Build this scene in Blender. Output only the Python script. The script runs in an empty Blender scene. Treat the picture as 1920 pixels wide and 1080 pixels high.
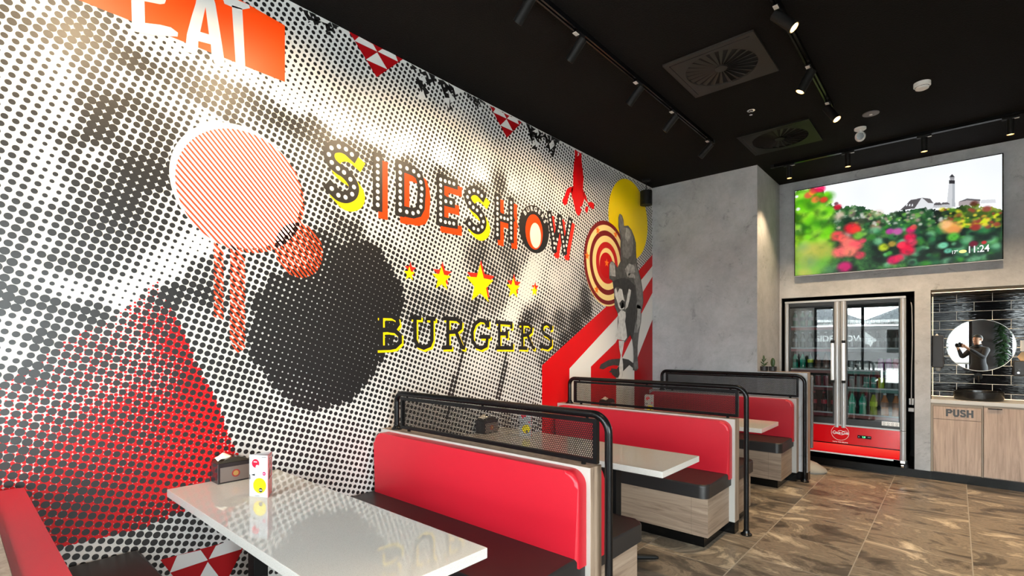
import bpy, bmesh, math, random
import numpy as np
from mathutils import Vector, Matrix, Euler
random.seed(7)
SC = bpy.context.scene
COL = SC.collection
# ------------------------------------------------------------------ camera, sky, exposure
CAMX, CAMZ, FPX, CPX, HPY = 2.955, 1.45, 940.0, 960.0, 647.0      # metres / pixels of the 1920x1080 photo
YAW = math.atan2(832.0, 940.0)
SN, CS = math.sin(YAW), math.cos(YAW)
cam = bpy.data.cameras.new('camera'); cam.sensor_width = 36.0; cam.lens = 36.0 * FPX / 1920.0
cam.shift_y = (HPY - 540.0) / 1920.0; cam.clip_start = 0.01
camo = bpy.data.objects.new('camera', cam); COL.objects.link(camo)
camo.location = (CAMX, 0.0, CAMZ); camo.rotation_euler = (math.radians(90), 0, YAW)
SC.camera = camo
SC.view_settings.view_transform = 'Standard'
try: SC.view_settings.look = 'None'
except Exception: pass
SC.view_settings.exposure = 0.45; SC.view_settings.gamma = 1.0
SC.view_settings.use_curve_mapping = False
SKY = 24.0
w = bpy.data.worlds.new('overcast_sky'); SC.world = w; w.use_nodes = True
bgn = w.node_tree.nodes['Background']; bgn.inputs[0].default_value = (0.90, 0.96, 1.0, 1); bgn.inputs[1].default_value = SKY
SPOT_WALL, SPOT_FLOOR, SPOT_DOWN = 52.0, 130.0, 60.0
WARM = (1.0, 0.74, 0.45)
H = 3.49            # ceiling height
YB = 7.05           # back wall
YC = 6.09           # front of the column
YS = -2.0           # glazed shopfront
XR = 6.4            # far right wall

def portal(x0, x1, z0, z1, y):
    l = bpy.data.lights.new('daylight_portal', 'AREA'); l.shape = 'RECTANGLE'; l.size = x1 - x0; l.size_y = z1 - z0
    l.cycles.is_portal = True
    o = bpy.data.objects.new('daylight_portal', l); COL.objects.link(o)
    o.location = ((x0 + x1) / 2, y, (z0 + z1) / 2); o.rotation_euler = (math.radians(90), 0, 0)
    return o
portal(0.02, 3.24, 0.5, 2.9, YS - 0.12)
portal(3.95, 6.3, 0.4, 2.9, YS - 0.12)
sp_ = portal(0, 5.4, 0.2, 2.7, 0); sp_.location = (XR + 0.12, -0.6, 1.45); sp_.rotation_euler = (0, math.radians(90), 0); sp_.data.size = 2.5; sp_.data.size_y = 2.4

# photo measurements -> metres on the named planes
def ray(px, py):
    u = (px - CPX) / FPX
    return (-SN + u * CS, CS + u * SN, (HPY - py) / FPX)
def WL(px, py):                       # point on the mural wall x=0 -> (y, z)
    r = ray(px, py); t = -CAMX / r[0]; return (r[1] * t, CAMZ + r[2] * t)
def WB(px, py, y0=YB):                # point on a plane y=y0 -> (x, z)
    r = ray(px, py); t = y0 / r[1]; return (CAMX + r[0] * t, CAMZ + r[2] * t)
def crop(s, ox, oy, pts, f=WL): return [f(ox + x / s, oy + y / s) for x, y in pts]

# ------------------------------------------------------------------ materials
def s2l(c): return tuple((v / 12.92 if v <= 0.04045 else ((v + 0.055) / 1.055) ** 2.4) for v in c)
def rgb(r, g, b): return s2l((r / 255, g / 255, b / 255))
MATS = {}
def M(name, col=(0.8, 0.8, 0.8), rough=0.5, metal=0.0, emit=None, es=1.0, spec=0.5, bump=0.0, bscale=200.0, var=0.0, vscale=6.0, coat=0.0, alpha=1.0):
    if name in MATS: return MATS[name]
    m = bpy.data.materials.new(name); m.use_nodes = True; MATS[name] = m
    nt = m.node_tree; b = nt.nodes['Principled BSDF']
    b.inputs['Base Color'].default_value = (*col, 1); b.inputs['Roughness'].default_value = rough
    b.inputs['Metallic'].default_value = metal; b.inputs['Specular IOR Level'].default_value = spec
    b.inputs['Coat Weight'].default_value = coat; b.inputs['Coat Roughness'].default_value = 0.1
    if emit: b.inputs['Emission Color'].default_value = (*emit, 1); b.inputs['Emission Strength'].default_value = es
    if bump or var:
        tc = nt.nodes.new('ShaderNodeTexCoord')
    if bump:
        n = nt.nodes.new('ShaderNodeTexNoise'); n.inputs['Scale'].default_value = bscale; n.inputs['Detail'].default_value = 3
        nt.links.new(tc.outputs['Object'], n.inputs['Vector'])
        bp = nt.nodes.new('ShaderNodeBump'); bp.inputs['Strength'].default_value = bump; bp.inputs['Distance'].default_value = 0.002
        nt.links.new(n.outputs['Fac'], bp.inputs['Height']); nt.links.new(bp.outputs['Normal'], b.inputs['Normal'])
    if var:
        n = nt.nodes.new('ShaderNodeTexNoise'); n.inputs['Scale'].default_value = vscale; n.inputs['Detail'].default_value = 6
        nt.links.new(tc.outputs['Object'], n.inputs['Vector'])
        r = nt.nodes.new('ShaderNodeValToRGB')
        r.color_ramp.elements[0].position = 0.3; r.color_ramp.elements[1].position = 0.7
        r.color_ramp.elements[0].color = (*[max(0, c * (1 - var)) for c in col], 1); r.color_ramp.elements[1].color = (*[min(1, c * (1 + var)) for c in col], 1)
        nt.links.new(n.outputs['Fac'], r.inputs['Fac']); nt.links.new(r.outputs['Color'], b.inputs['Base Color'])
    return m

def mat_wood(name, c0, c1, c2, axis):
    m = bpy.data.materials.new(name); m.use_nodes = True; nt = m.node_tree; b = nt.nodes['Principled BSDF']; b.inputs['Roughness'].default_value = 0.5
    tc = nt.nodes.new('ShaderNodeTexCoord'); mp = nt.nodes.new('ShaderNodeMapping')
    s = [14.0, 14.0, 14.0]; s[axis] = 0.9; mp.inputs['Scale'].default_value = s
    nt.links.new(tc.outputs['Object'], mp.inputs['Vector'])
    n = nt.nodes.new('ShaderNodeTexNoise'); n.inputs['Scale'].default_value = 1.6; n.inputs['Detail'].default_value = 8; n.inputs['Distortion'].default_value = 1.2; n.inputs['Roughness'].default_value = 0.65
    nt.links.new(mp.outputs['Vector'], n.inputs['Vector'])
    r = nt.nodes.new('ShaderNodeValToRGB'); e = r.color_ramp.elements
    e[0].position = 0.32; e[0].color = (*c0, 1); e[1].position = 0.72; e[1].color = (*c2, 1); k = e.new(0.5); k.color = (*c1, 1)
    nt.links.new(n.outputs['Fac'], r.inputs['Fac']); nt.links.new(r.outputs['Color'], b.inputs['Base Color'])
    MATS[name] = m; return m
oak = [rgb(116, 97, 82), rgb(148, 127, 109), rgb(170, 149, 129)]
oak2 = [rgb(146, 122, 106), rgb(178, 152, 134), rgb(200, 174, 154)]
WOODC = mat_wood('oak_laminate_cabinets', *oak2, 2)
WOODX = mat_wood('oak_laminate_horizontal', *oak, 0); WOODY = mat_wood('oak_laminate_depth', *oak, 1); WOODZ = mat_wood('oak_laminate_vertical', *oak, 2)

def mat_concrete(name, a, b_, sc=1.3):
    m = bpy.data.materials.new(name); m.use_nodes = True; nt = m.node_tree; b = nt.nodes['Principled BSDF']; b.inputs['Roughness'].default_value = 0.7
    tc = nt.nodes.new('ShaderNodeTexCoord')
    n = nt.nodes.new('ShaderNodeTexNoise'); n.inputs['Scale'].default_value = sc; n.inputs['Detail'].default_value = 12; n.inputs['Roughness'].default_value = 0.78; n.inputs['Distortion'].default_value = 0.15
    nt.links.new(tc.outputs['Object'], n.inputs['Vector'])
    r = nt.nodes.new('ShaderNodeValToRGB'); e = r.color_ramp.elements
    e[0].position = 0.3; e[0].color = (*a, 1); e[1].position = 0.66; e[1].color = (*b_, 1)
    nt.links.new(n.outputs['Fac'], r.inputs['Fac'])
    n2 = nt.nodes.new('ShaderNodeTexNoise'); n2.inputs['Scale'].default_value = 3.2; n2.inputs['Detail'].default_value = 12; n2.inputs['Roughness'].default_value = 0.82; n2.inputs['Distortion'].default_value = 1.2
    nt.links.new(tc.outputs['Object'], n2.inputs['Vector'])
    r2 = nt.nodes.new('ShaderNodeValToRGB'); e = r2.color_ramp.elements
    e[0].position = 0.36; e[0].color = (0.45, 0.45, 0.45, 1); e[1].position = 0.44; e[1].color = (1, 1, 1, 1)
    nt.links.new(n2.outputs['Fac'], r2.inputs['Fac'])
    mx = nt.nodes.new('ShaderNodeMixRGB'); mx.blend_type = 'MULTIPLY'; mx.inputs[0].default_value = 0.7
    nt.links.new(r.outputs['Color'], mx.inputs[1]); nt.links.new(r2.outputs['Color'], mx.inputs[2]); nt.links.new(mx.outputs[0], b.inputs['Base Color'])
    bp = nt.nodes.new('ShaderNodeBump'); bp.inputs['Strength'].default_value = 0.25; bp.inputs['Distance'].default_value = 0.004
    nt.links.new(n2.outputs['Fac'], bp.inputs['Height']); nt.links.new(bp.outputs['Normal'], b.inputs['Normal'])
    MATS[name] = m; return m
CONC = mat_concrete('grey_plaster', rgb(146, 146, 147), rgb(192, 192, 194))

def mat_floor():
    m = bpy.data.materials.new('travertine_tiles'); m.use_nodes = True; nt = m.node_tree; b = nt.nodes['Principled BSDF']
    tc = nt.nodes.new('ShaderNodeTexCoord'); mp = nt.nodes.new('ShaderNodeMapping')
    mp.inputs['Rotation'].default_value = (0, 0, math.radians(-90)); mp.inputs['Location'].default_value = (-3.65, 1.862, 0)
    nt.links.new(tc.outputs['Object'], mp.inputs['Vector'])
    br = nt.nodes.new('ShaderNodeTexBrick'); br.offset = 0.5; br.inputs['Scale'].default_value = 1.0
    br.inputs['Brick Width'].default_value = 0.588; br.inputs['Row Height'].default_value = 0.588; br.inputs['Mortar Size'].default_value = 0.0034; br.inputs['Mortar Smooth'].default_value = 0.1
    br.inputs['Color1'].default_value = (0, 0, 0, 1); br.inputs['Color2'].default_value = (1, 1, 1, 1); br.inputs['Bias'].default_value = 0.0
    nt.links.new(mp.outputs['Vector'], br.inputs['Vector'])
    # every tile gets its own piece of the stone
    sc = nt.nodes.new('ShaderNodeVectorMath'); sc.operation = 'SCALE'; sc.inputs['Scale'].default_value = 7.0
    nt.links.new(br.outputs['Color'], sc.inputs[0])
    mp2 = nt.nodes.new('ShaderNodeMapping'); mp2.inputs['Scale'].default_value = (1.0, 1.5, 1.0); mp2.inputs['Rotation'].default_value = (0, 0, 0.35)
    nt.links.new(tc.outputs['Object'], mp2.inputs['Vector'])
    ad = nt.nodes.new('ShaderNodeVectorMath'); ad.operation = 'ADD'
    nt.links.new(mp2.outputs['Vector'], ad.inputs[0]); nt.links.new(sc.outputs[0], ad.inputs[1])
    n = nt.nodes.new('ShaderNodeTexNoise'); n.inputs['Scale'].default_value = 2.3; n.inputs['Detail'].default_value = 12; n.inputs['Roughness'].default_value = 0.66; n.inputs['Distortion'].default_value = 1.0
    nt.links.new(ad.outputs[0], n.inputs['Vector'])
    r = nt.nodes.new('ShaderNodeValToRGB'); e = r.color_ramp.elements
    e[0].position = 0.34; e[0].color = (*rgb(64, 57, 50), 1); e[1].position = 0.72; e[1].color = (*rgb(226, 211, 187), 1)
    for p, c in ((0.44, (102, 92, 80)), (0.50, (146, 131, 113)), (0.545, (120, 108, 94)), (0.61, (182, 166, 143))):
        k = e.new(p); k.color = (*rgb(*c), 1)
    nt.links.new(n.outputs['Fac'], r.inputs['Fac'])
    mx = nt.nodes.new('ShaderNodeMixRGB'); mx.inputs[2].default_value = (*rgb(168, 160, 148), 1)
    nt.links.new(br.outputs['Fac'], mx.inputs[0]); nt.links.new(r.outputs['Color'], mx.inputs[1]); nt.links.new(mx.outputs[0], b.inputs['Base Color'])
    b.inputs['Roughness'].default_value = 0.36
    bp = nt.nodes.new('ShaderNodeBump'); bp.inputs['Strength'].default_value = 0.15; bp.inputs['Distance'].default_value = 0.004
    nt.links.new(n.outputs['Fac'], bp.inputs['Height']); nt.links.new(bp.outputs['Normal'], b.inputs['Normal'])
    return m
FLOORM = mat_floor()

def mat_ceiling():
    m = M('black_sprayed_ceiling', (0.0062, 0.0054, 0.005), 0.9, spec=0.12)
    nt = m.node_tree; b = nt.nodes['Principled BSDF']; tc = nt.nodes.new('ShaderNodeTexCoord')
    n = nt.nodes.new('ShaderNodeTexNoise'); n.inputs['Scale'].default_value = 90; n.inputs['Detail'].default_value = 3
    nt.links.new(tc.outputs['Object'], n.inputs['Vector'])
    bp = nt.nodes.new('ShaderNodeBump'); bp.inputs['Strength'].default_value = 0.8; bp.inputs['Distance'].default_value = 0.006
    nt.links.new(n.outputs['Fac'], bp.inputs['Height']); nt.links.new(bp.outputs['Normal'], b.inputs['Normal'])
    return m
CEILM = mat_ceiling()

def mat_quartz():
    m = M('pale_quartz', rgb(196, 193, 188), 0.035, spec=0.7)
    nt = m.node_tree; b = nt.nodes['Principled BSDF']; tc = nt.nodes.new('ShaderNodeTexCoord')
    n = nt.nodes.new('ShaderNodeTexVoronoi'); n.inputs['Scale'].default_value = 260
    nt.links.new(tc.outputs['Object'], n.inputs['Vector'])
    r = nt.nodes.new('ShaderNodeValToRGB'); e = r.color_ramp.elements
    e[0].position = 0.08; e[0].color = (*rgb(166, 160, 152), 1); e[1].position = 0.35; e[1].color = (*rgb(199, 196, 190), 1)
    nt.links.new(n.outputs['Distance'], r.inputs['Fac']); nt.links.new(r.outputs['Color'], b.inputs['Base Color'])
    return m
QUARTZ = mat_quartz()

def mat_tile_black():
    m = bpy.data.materials.new('black_glazed_tiles'); m.use_nodes = True; nt = m.node_tree; b = nt.nodes['Principled BSDF']
    tc = nt.nodes.new('ShaderNodeTexCoord'); mp = nt.nodes.new('ShaderNodeMapping'); mp.inputs['Rotation'].default_value = (math.radians(-90), 0, 0)
    mp.inputs['Location'].default_value = (-2.962, -0.025 + 0.0, 0)
    nt.links.new(tc.outputs['Object'], mp.inputs['Vector'])
    sx = nt.nodes.new('ShaderNodeSeparateXYZ'); nt.links.new(tc.outputs['Object'], sx.inputs[0])
    cx = nt.nodes.new('ShaderNodeCombineXYZ')
    ax = nt.nodes.new('ShaderNodeMath'); ax.operation = 'ADD'; ax.inputs[1].default_value = -2.962 + 2.9; nt.links.new(sx.outputs[0], ax.inputs[0])
    ay = nt.nodes.new('ShaderNodeMath'); ay.operation = 'ADD'; ay.inputs[1].default_value = -0.025; nt.links.new(sx.outputs[2], ay.inputs[0])
    nt.links.new(ax.outputs[0], cx.inputs[0]); nt.links.new(ay.outputs[0], cx.inputs[1])
    br = nt.nodes.new('ShaderNodeTexBrick'); br.offset = 0.5; br.inputs['Scale'].default_value = 1.0
    br.inputs['Brick Width'].default_value = 0.29; br.inputs['Row Height'].default_value = 0.1; br.inputs['Mortar Size'].default_value = 0.0022; br.inputs['Mortar Smooth'].default_value = 0.1
    br.inputs['Color1'].default_value = (0.002, 0.002, 0.0025, 1); br.inputs['Color2'].default_value = (0.004, 0.004, 0.005, 1); br.inputs['Mortar'].default_value = (0.75, 0.73, 0.70, 1)
    nt.links.new(cx.outputs[0], br.inputs['Vector']); nt.links.new(br.outputs['Color'], b.inputs['Base Color'])
    rr = nt.nodes.new('ShaderNodeMapRange'); b.inputs['Specular IOR Level'].default_value = 0.30; rr.inputs['To Min'].default_value = 0.05; rr.inputs['To Max'].default_value = 0.8
    nt.links.new(br.outputs['Fac'], rr.inputs['Value']); nt.links.new(rr.outputs[0], b.inputs['Roughness'])
    mp3 = nt.nodes.new('ShaderNodeMapping'); mp3.inputs['Scale'].default_value = (3, 3, 26)
    nt.links.new(tc.outputs['Object'], mp3.inputs['Vector'])
    n = nt.nodes.new('ShaderNodeTexNoise'); n.inputs['Scale'].default_value = 2.5; n.inputs['Detail'].default_value = 2
    nt.links.new(mp3.outputs['Vector'], n.inputs['Vector'])
    bp = nt.nodes.new('ShaderNodeBump'); bp.inputs['Strength'].default_value = 0.22; bp.inputs['Distance'].default_value = 0.004
    nt.links.new(n.outputs['Fac'], bp.inputs['Height']); nt.links.new(bp.outputs['Normal'], b.inputs['Normal'])
    return m
TILEM = mat_tile_black()

def mat_glass(name, tint=(1, 1, 1), ior=1.5, rough=0.0):
    m = bpy.data.materials.new(name); m.use_nodes = True; nt = m.node_tree; nt.nodes.clear()
    o = nt.nodes.new('ShaderNodeOutputMaterial'); t = nt.nodes.new('ShaderNodeBsdfTransparent'); t.inputs[0].default_value = (*tint, 1)
    g = nt.nodes.new('ShaderNodeBsdfGlossy'); g.inputs['Roughness'].default_value = rough
    f = nt.nodes.new('ShaderNodeFresnel'); f.inputs[0].default_value = ior; mx = nt.nodes.new('ShaderNodeMixShader')
    nt.links.new(f.outputs[0], mx.inputs[0]); nt.links.new(t.outputs[0], mx.inputs[1]); nt.links.new(g.outputs[0], mx.inputs[2]); nt.links.new(mx.outputs[0], o.inputs[0])
    MATS[name] = m; return m
GLASS = mat_glass('shop_glass', (0.96, 0.98, 0.97), 1.45)
FGLASS = mat_glass('fridge_glass', (0.82, 0.86, 0.86), 1.95)
SMOKE = mat_glass('smoky_clear_plastic', (0.32, 0.26, 0.34), 1.45)
MIRROR = M('mirror_silver', (0.92, 0.93, 0.93), 0.0, 1.0)
RED = M('red_vinyl', rgb(186, 22, 40), 0.38, bump=0.12, bscale=450)
BLK = M('black_vinyl', (0.018, 0.016, 0.016), 0.42, bump=0.15, bscale=450)
BMET = M('black_powder_coat', (0.004, 0.004, 0.0045), 0.24, spec=0.28)
BMAT = M('black_matte_metal', (0.006, 0.006, 0.006), 0.5, spec=0.2)
KICK = M('black_kickboard', (0.003, 0.003, 0.003), 0.2, spec=0.25)
ALU = M('brushed_aluminium', (0.46, 0.47, 0.49), 0.32, 0.35)
CHROME = M('chrome', (0.8, 0.8, 0.8), 0.12, 1.0)
WHITEP = M('white_plastic', (0.78, 0.76, 0.73), 0.4)
GRAYP = M('grey_plastic', rgb(150, 146, 138), 0.5)
LAMP = M('warm_lamp_glow', (1, 0.8, 0.5), emit=(1.0, 0.72, 0.35), es=6.0)
LED = M('warm_led_strip', (1, 0.8, 0.5), emit=(1.0, 0.72, 0.42), es=2.6)

# ------------------------------------------------------------------ object helpers
def tag(o, label=None, cat=None, group=None, kind=None):
    if label: o['label'] = label
    if cat: o['category'] = cat
    if group: o['group'] = group
    if kind: o['kind'] = kind
    return o
def thing(name, loc, label, cat, group=None):
    o = bpy.data.objects.new(name, None); COL.objects.link(o); o.location = loc; o.empty_display_size = 0.1
    return tag(o, label, cat, group)
def wloc(o):
    v = Vector(o.location)
    while o.parent: o = o.parent; v += Vector(o.location)
    return v
def finish(name, me, mats, parent=None, smooth=True, label=None):
    if not isinstance(mats, (list, tuple)): mats = [mats]
    for m in mats: me.materials.append(m)
    if parent is not None:
        off = wloc(parent); me.transform(Matrix.Translation(-off))
    o = bpy.data.objects.new(name, me); COL.objects.link(o)
    if parent is not None: o.parent = parent
    if smooth and len(me.polygons):
        me.polygons.foreach_set('use_smooth', [True] * len(me.polygons))
        try: me.set_sharp_from_angle(angle=math.radians(38))
        except Exception: pass
        if len(me.polygons) < 4000:
            wn = o.modifiers.new('weighted_normals', 'WEIGHTED_NORMAL'); wn.keep_sharp = True; wn.weight = 60
    if label: o['label'] = label
    return o
class MB:
    def __init__(s): s.bm = bmesh.new(); s.mi = 0
    def _mark(s, faces):
        for f in faces: f.material_index = s.mi
    def box(s, x0, x1, y0, y1, z0, z1, bev=0.0, seg=2, rot=None, piv=None):
        r = bmesh.ops.create_cube(s.bm, size=1.0); vs = r['verts']
        for v in vs: v.co = Vector(((x0 + x1) / 2 + v.co.x * (x1 - x0), (y0 + y1) / 2 + v.co.y * (y1 - y0), (z0 + z1) / 2 + v.co.z * (z1 - z0)))
        fs = list({f for v in vs for f in v.link_faces})
        if bev > 0:
            es = list({e for v in vs for e in v.link_edges})
            rr = bmesh.ops.bevel(s.bm, geom=es, offset=bev, segments=seg, affect='EDGES', profile=0.5)
            vs = list({v for f in rr['faces'] for v in f.verts} | {v for v in vs if v.is_valid}); fs = list({f for v in vs for f in v.link_faces})
        if rot is not None:
            c = Vector(piv) if piv is not None else Vector(((x0 + x1) / 2, (y0 + y1) / 2, (z0 + z1) / 2))
            for v in vs: v.co = c + rot @ (v.co - c)
        s._mark(fs); return s
    def cyl(s, p0, p1, r0, r1=None, n=24, cap=True):
        p0, p1 = Vector(p0), Vector(p1); r1 = r0 if r1 is None else r1
        d = (p1 - p0); q = d.to_track_quat('Z', 'Y').to_matrix()
        a = [s.bm.verts.new(p0 + q @ Vector((r0 * math.cos(t), r0 * math.sin(t), 0))) for t in [2 * math.pi * i / n for i in range(n)]]
        b = [s.bm.verts.new(p1 + q @ Vector((r1 * math.cos(t), r1 * math.sin(t), 0))) for t in [2 * math.pi * i / n for i in range(n)]]
        fs = [s.bm.faces.new((a[i], a[(i + 1) % n], b[(i + 1) % n], b[i])) for i in range(n)]
        if cap: fs += [s.bm.faces.new(a[::-1]), s.bm.faces.new(b)]
        s._mark(fs); return s
    def lathe(s, c, prof, n=24, sx=1.0, sy=1.0):
        rings = []
        for r, z in prof:
            rings.append([s.bm.verts.new((c[0] + sx * r * math.cos(2 * math.pi * i / n), c[1] + sy * r * math.sin(2 * math.pi * i / n), c[2] + z)) for i in range(n)])
        fs = []
        for a, b in zip(rings, rings[1:]):
            fs += [s.bm.faces.new((a[i], a[(i + 1) % n], b[(i + 1) % n], b[i])) for i in range(n)]
        fs += [s.bm.faces.new(rings[0][::-1]), s.bm.faces.new(rings[-1])]
        s._mark(fs); return s
    def tube(s, path, r, n=12, cap=True):
        P = [Vector(p) for p in path]; rings = []
        up = None
        for i, p in enumerate(P):
            t = (P[min(i + 1, len(P) - 1)] - P[max(i - 1, 0)]).normalized()
            if up is None: up = Vector((0, 0, 1)) if abs(t.z) < 0.9 else Vector((1, 0, 0))
            a = t.cross(up).normalized(); up2 = a.cross(t).normalized(); up = up2
            rr = r[i] if isinstance(r, (list, tuple)) else r
            rings.append([s.bm.verts.new(p + a * rr * math.cos(2 * math.pi * k / n) + up2 * rr * math.sin(2 * math.pi * k / n)) for k in range(n)])
        fs = []
        for a, b in zip(rings, rings[1:]): fs += [s.bm.faces.new((a[i], a[(i + 1) % n], b[(i + 1) % n], b[i])) for i in range(n)]
        if cap: fs += [s.bm.faces.new(rings[0][::-1]), s.bm.faces.new(rings[-1])]
        s._mark(fs); return s
    def prism(s, pts, d):                       # closed polygon of 3D points pushed along d
        d = Vector(d); a = [s.bm.verts.new(Vector(p)) for p in pts]; b = [s.bm.verts.new(Vector(p) + d) for p in pts]; n = len(a)
        fs = [s.bm.faces.new(a[::-1]), s.bm.faces.new(b)] + [s.bm.faces.new((a[i], a[(i + 1) % n], b[(i + 1) % n], b[i])) for i in range(n)]
        s._mark(fs); return s
    def face(s, pts):
        f = s.bm.faces.new([s.bm.verts.new(Vector(p)) for p in pts]); s._mark([f]); return s
    def build(s, name, mats, parent=None, smooth=True, label=None, flip=True):
        if flip: bmesh.ops.recalc_face_normals(s.bm, faces=s.bm.faces)
        me = bpy.data.meshes.new(name); s.bm.to_mesh(me); s.bm.free()
        return finish(name, me, mats, parent, smooth, label)
def box(name, m, b, parent=None, bev=0.0, label=None, seg=2): return MB().box(*b, bev=bev, seg=seg).build(name, m, parent, label=label)
def struct(name, o): o.name = name; tag(o, kind='structure'); return o
def copy_tree(o, parent=None):
    c = o.copy(); COL.objects.link(c)
    if parent is not None: c.parent = parent
    for ch in list(o.children):
        copy_tree(ch, c)
    return c
# flat artwork: polygons given in a 2D plane, mapped to 3D
class Flat:
    def __init__(s, fn, up=(1, 0, 0)): s.v = []; s.f = []; s.fn = fn; s.up = up
    def poly(s, pts):
        n = len(s.v); s.v += [s.fn(*p) for p in pts]; s.f.append(tuple(range(n, n + len(pts)))); return s
    def disc(s, c, r, n=20, ry=None):
        ry = r if ry is None else ry
        return s.poly([(c[0] + r * math.cos(2 * math.pi * i / n), c[1] + ry * math.sin(2 * math.pi * i / n)) for i in range(n)])
    def ring(s, c, r0, r1, n=48, a0=0.0, a1=2 * math.pi, ry=1.0):
        for i in range(n):
            t0 = a0 + (a1 - a0) * i / n; t1 = a0 + (a1 - a0) * (i + 1) / n
            s.poly([(c[0] + r0 * math.cos(t0), c[1] + ry * r0 * math.sin(t0)), (c[0] + r1 * math.cos(t0), c[1] + ry * r1 * math.sin(t0)), (c[0] + r1 * math.cos(t1), c[1] + ry * r1 * math.sin(t1)), (c[0] + r0 * math.cos(t1), c[1] + ry * r0 * math.sin(t1))])
        return s
    def stroke(s, path, hw, ext=0.0, closed=False, off=(0, 0)):
        P = [Vector((a + off[0], b + off[1])) for a, b in path]
        P = [p for i, p in enumerate(P) if i == 0 or (p - P[i - 1]).length > 1e-5]
        D = [(P[i + 1] - P[i]).normalized() for i in range(len(P) - 1)]
        P[0] = P[0] - D[0] * ext; P[-1] = P[-1] + D[-1] * ext
        s.lift = getattr(s, 'lift', 0.0) + 1.2e-5
        base = len(s.v)
        for i, p in enumerate(P):
            d0, d1 = D[max(i - 1, 0)], D[min(i, len(D) - 1)]; n0, n1 = Vector((-d0.y, d0.x)), Vector((-d1.y, d1.x))
            m = (n0 + n1); m = m.normalized() if m.length > 1e-4 else n0; k = hw / max(0.5, m.dot(n0))
            for q in (p + m * k, p - m * k):
                v = list(s.fn(q.x, q.y)); 
                if s.up is not None: v = [v[j] + s.up[j] * s.lift for j in range(3)]
                s.v.append(tuple(v))
        for i in range(len(P) - 1): s.f.append((base + 2 * i, base + 2 * i + 1, base + 2 * i + 3, base + 2 * i + 2))
        return s
    def build(s, name, mat, parent=None, label=None):
        me = bpy.data.meshes.new(name); me.from_pydata(s.v, [], s.f); me.update()
        return finish(name, me, mat, parent, smooth=False, label=label)
def smoothpath(P, n=6):
    out = []
    for i in range(len(P) - 1):
        p0 = P[max(i - 1, 0)]; p1 = P[i]; p2 = P[i + 1]; p3 = P[min(i + 2, len(P) - 1)]
        for k in range(n):
            t = k / n
            out.append(tuple(0.5 * ((2 * p1[j]) + (-p0[j] + p2[j]) * t + (2 * p0[j] - 5 * p1[j] + 4 * p2[j] - p3[j]) * t * t + (-p0[j] + 3 * p1[j] - 3 * p2[j] + p3[j]) * t ** 3) for j in range(len(p1))))
    out.append(P[-1]); return out
def text_mesh(name, body, size, fn, mat, parent=None, bold=0.0, shear=0.0, align='CENTER', sx=1.0, label=None):
    cu = bpy.data.curves.new(name, 'FONT'); cu.body = body; cu.size = size; cu.offset = bold; cu.shear = shear; cu.align_x = align; cu.align_y = 'CENTER'; cu.resolution_u = 3
    o = bpy.data.objects.new(name, cu); COL.objects.link(o)
    dg = bpy.context.evaluated_depsgraph_get(); me = bpy.data.meshes.new_from_object(o.evaluated_get(dg)); bpy.data.objects.remove(o)
    for v in me.vertices: v.co = Vector(fn(v.co.x * sx, v.co.y))
    return finish(name, me, mat, parent, smooth=False, label=label)
def clip_convex(pts, a, b):                  # keep the part left of a->b
    out = []; n = len(pts)
    f = lambda p: (b[0] - a[0]) * (p[1] - a[1]) - (b[1] - a[1]) * (p[0] - a[0])
    for i in range(n):
        p, q = pts[i], pts[(i + 1) % n]; fp, fq = f(p), f(q)
        if fp >= 0: out.append(p)
        if (fp >= 0) != (fq >= 0):
            t = fp / (fp - fq); out.append((p[0] + (q[0] - p[0]) * t, p[1] + (q[1] - p[1]) * t))
    return out
def inpoly(px, py, poly):
    px = np.asarray(px); py = np.asarray(py); r = np.zeros(px.shape, bool); n = len(poly)
    for i in range(n):
        x0, y0 = poly[i]; x1, y1 = poly[(i + 1) % n]
        if y0 == y1: continue
        c = ((y0 > py) != (y1 > py)) & (px < (x1 - x0) * (py - y0) / (y1 - y0) + x0); r ^= c
    return r

VT = bpy.data.materials.new('translucent_window_vinyl'); VT.use_nodes = True; _n = VT.node_tree
_t = _n.nodes.new('ShaderNodeBsdfTranslucent'); _t.inputs[0].default_value = (0.75, 0.75, 0.75, 1); _m = _n.nodes.new('ShaderNodeMixShader'); _m.inputs[0].default_value = 0.6
_n.links.new(_n.nodes['Principled BSDF'].outputs[0], _m.inputs[1]); _n.links.new(_t.outputs[0], _m.inputs[2]); _n.links.new(_m.outputs[0], _n.nodes['Material Output'].inputs['Surface'])
# ------------------------------------------------------------------ room shell
fl = box('floor', FLOORM, (-0.3, XR + 0.3, YS - 0.2, 8.2, -0.1, 0.0)); struct('floor', fl)
ce = box('ceiling', CEILM, (-0.3, XR + 0.3, YS - 0.2, 8.2, H, H + 0.12)); struct('ceiling', ce)
FILM = M('white_printed_wall_film', (0.64, 0.63, 0.61), 0.45, spec=0.35)
wl = box('wall_left', FILM, (-0.2, 0.0, YS - 0.2, 8.2, 0.0, H)); struct('wall_left', wl)
# column: mural wall ends against it
co = MB().box(0.0, 1.272, YC, YC + 1.2, 0, H).build('wall_column', CONC); struct('wall_column', co)
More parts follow.
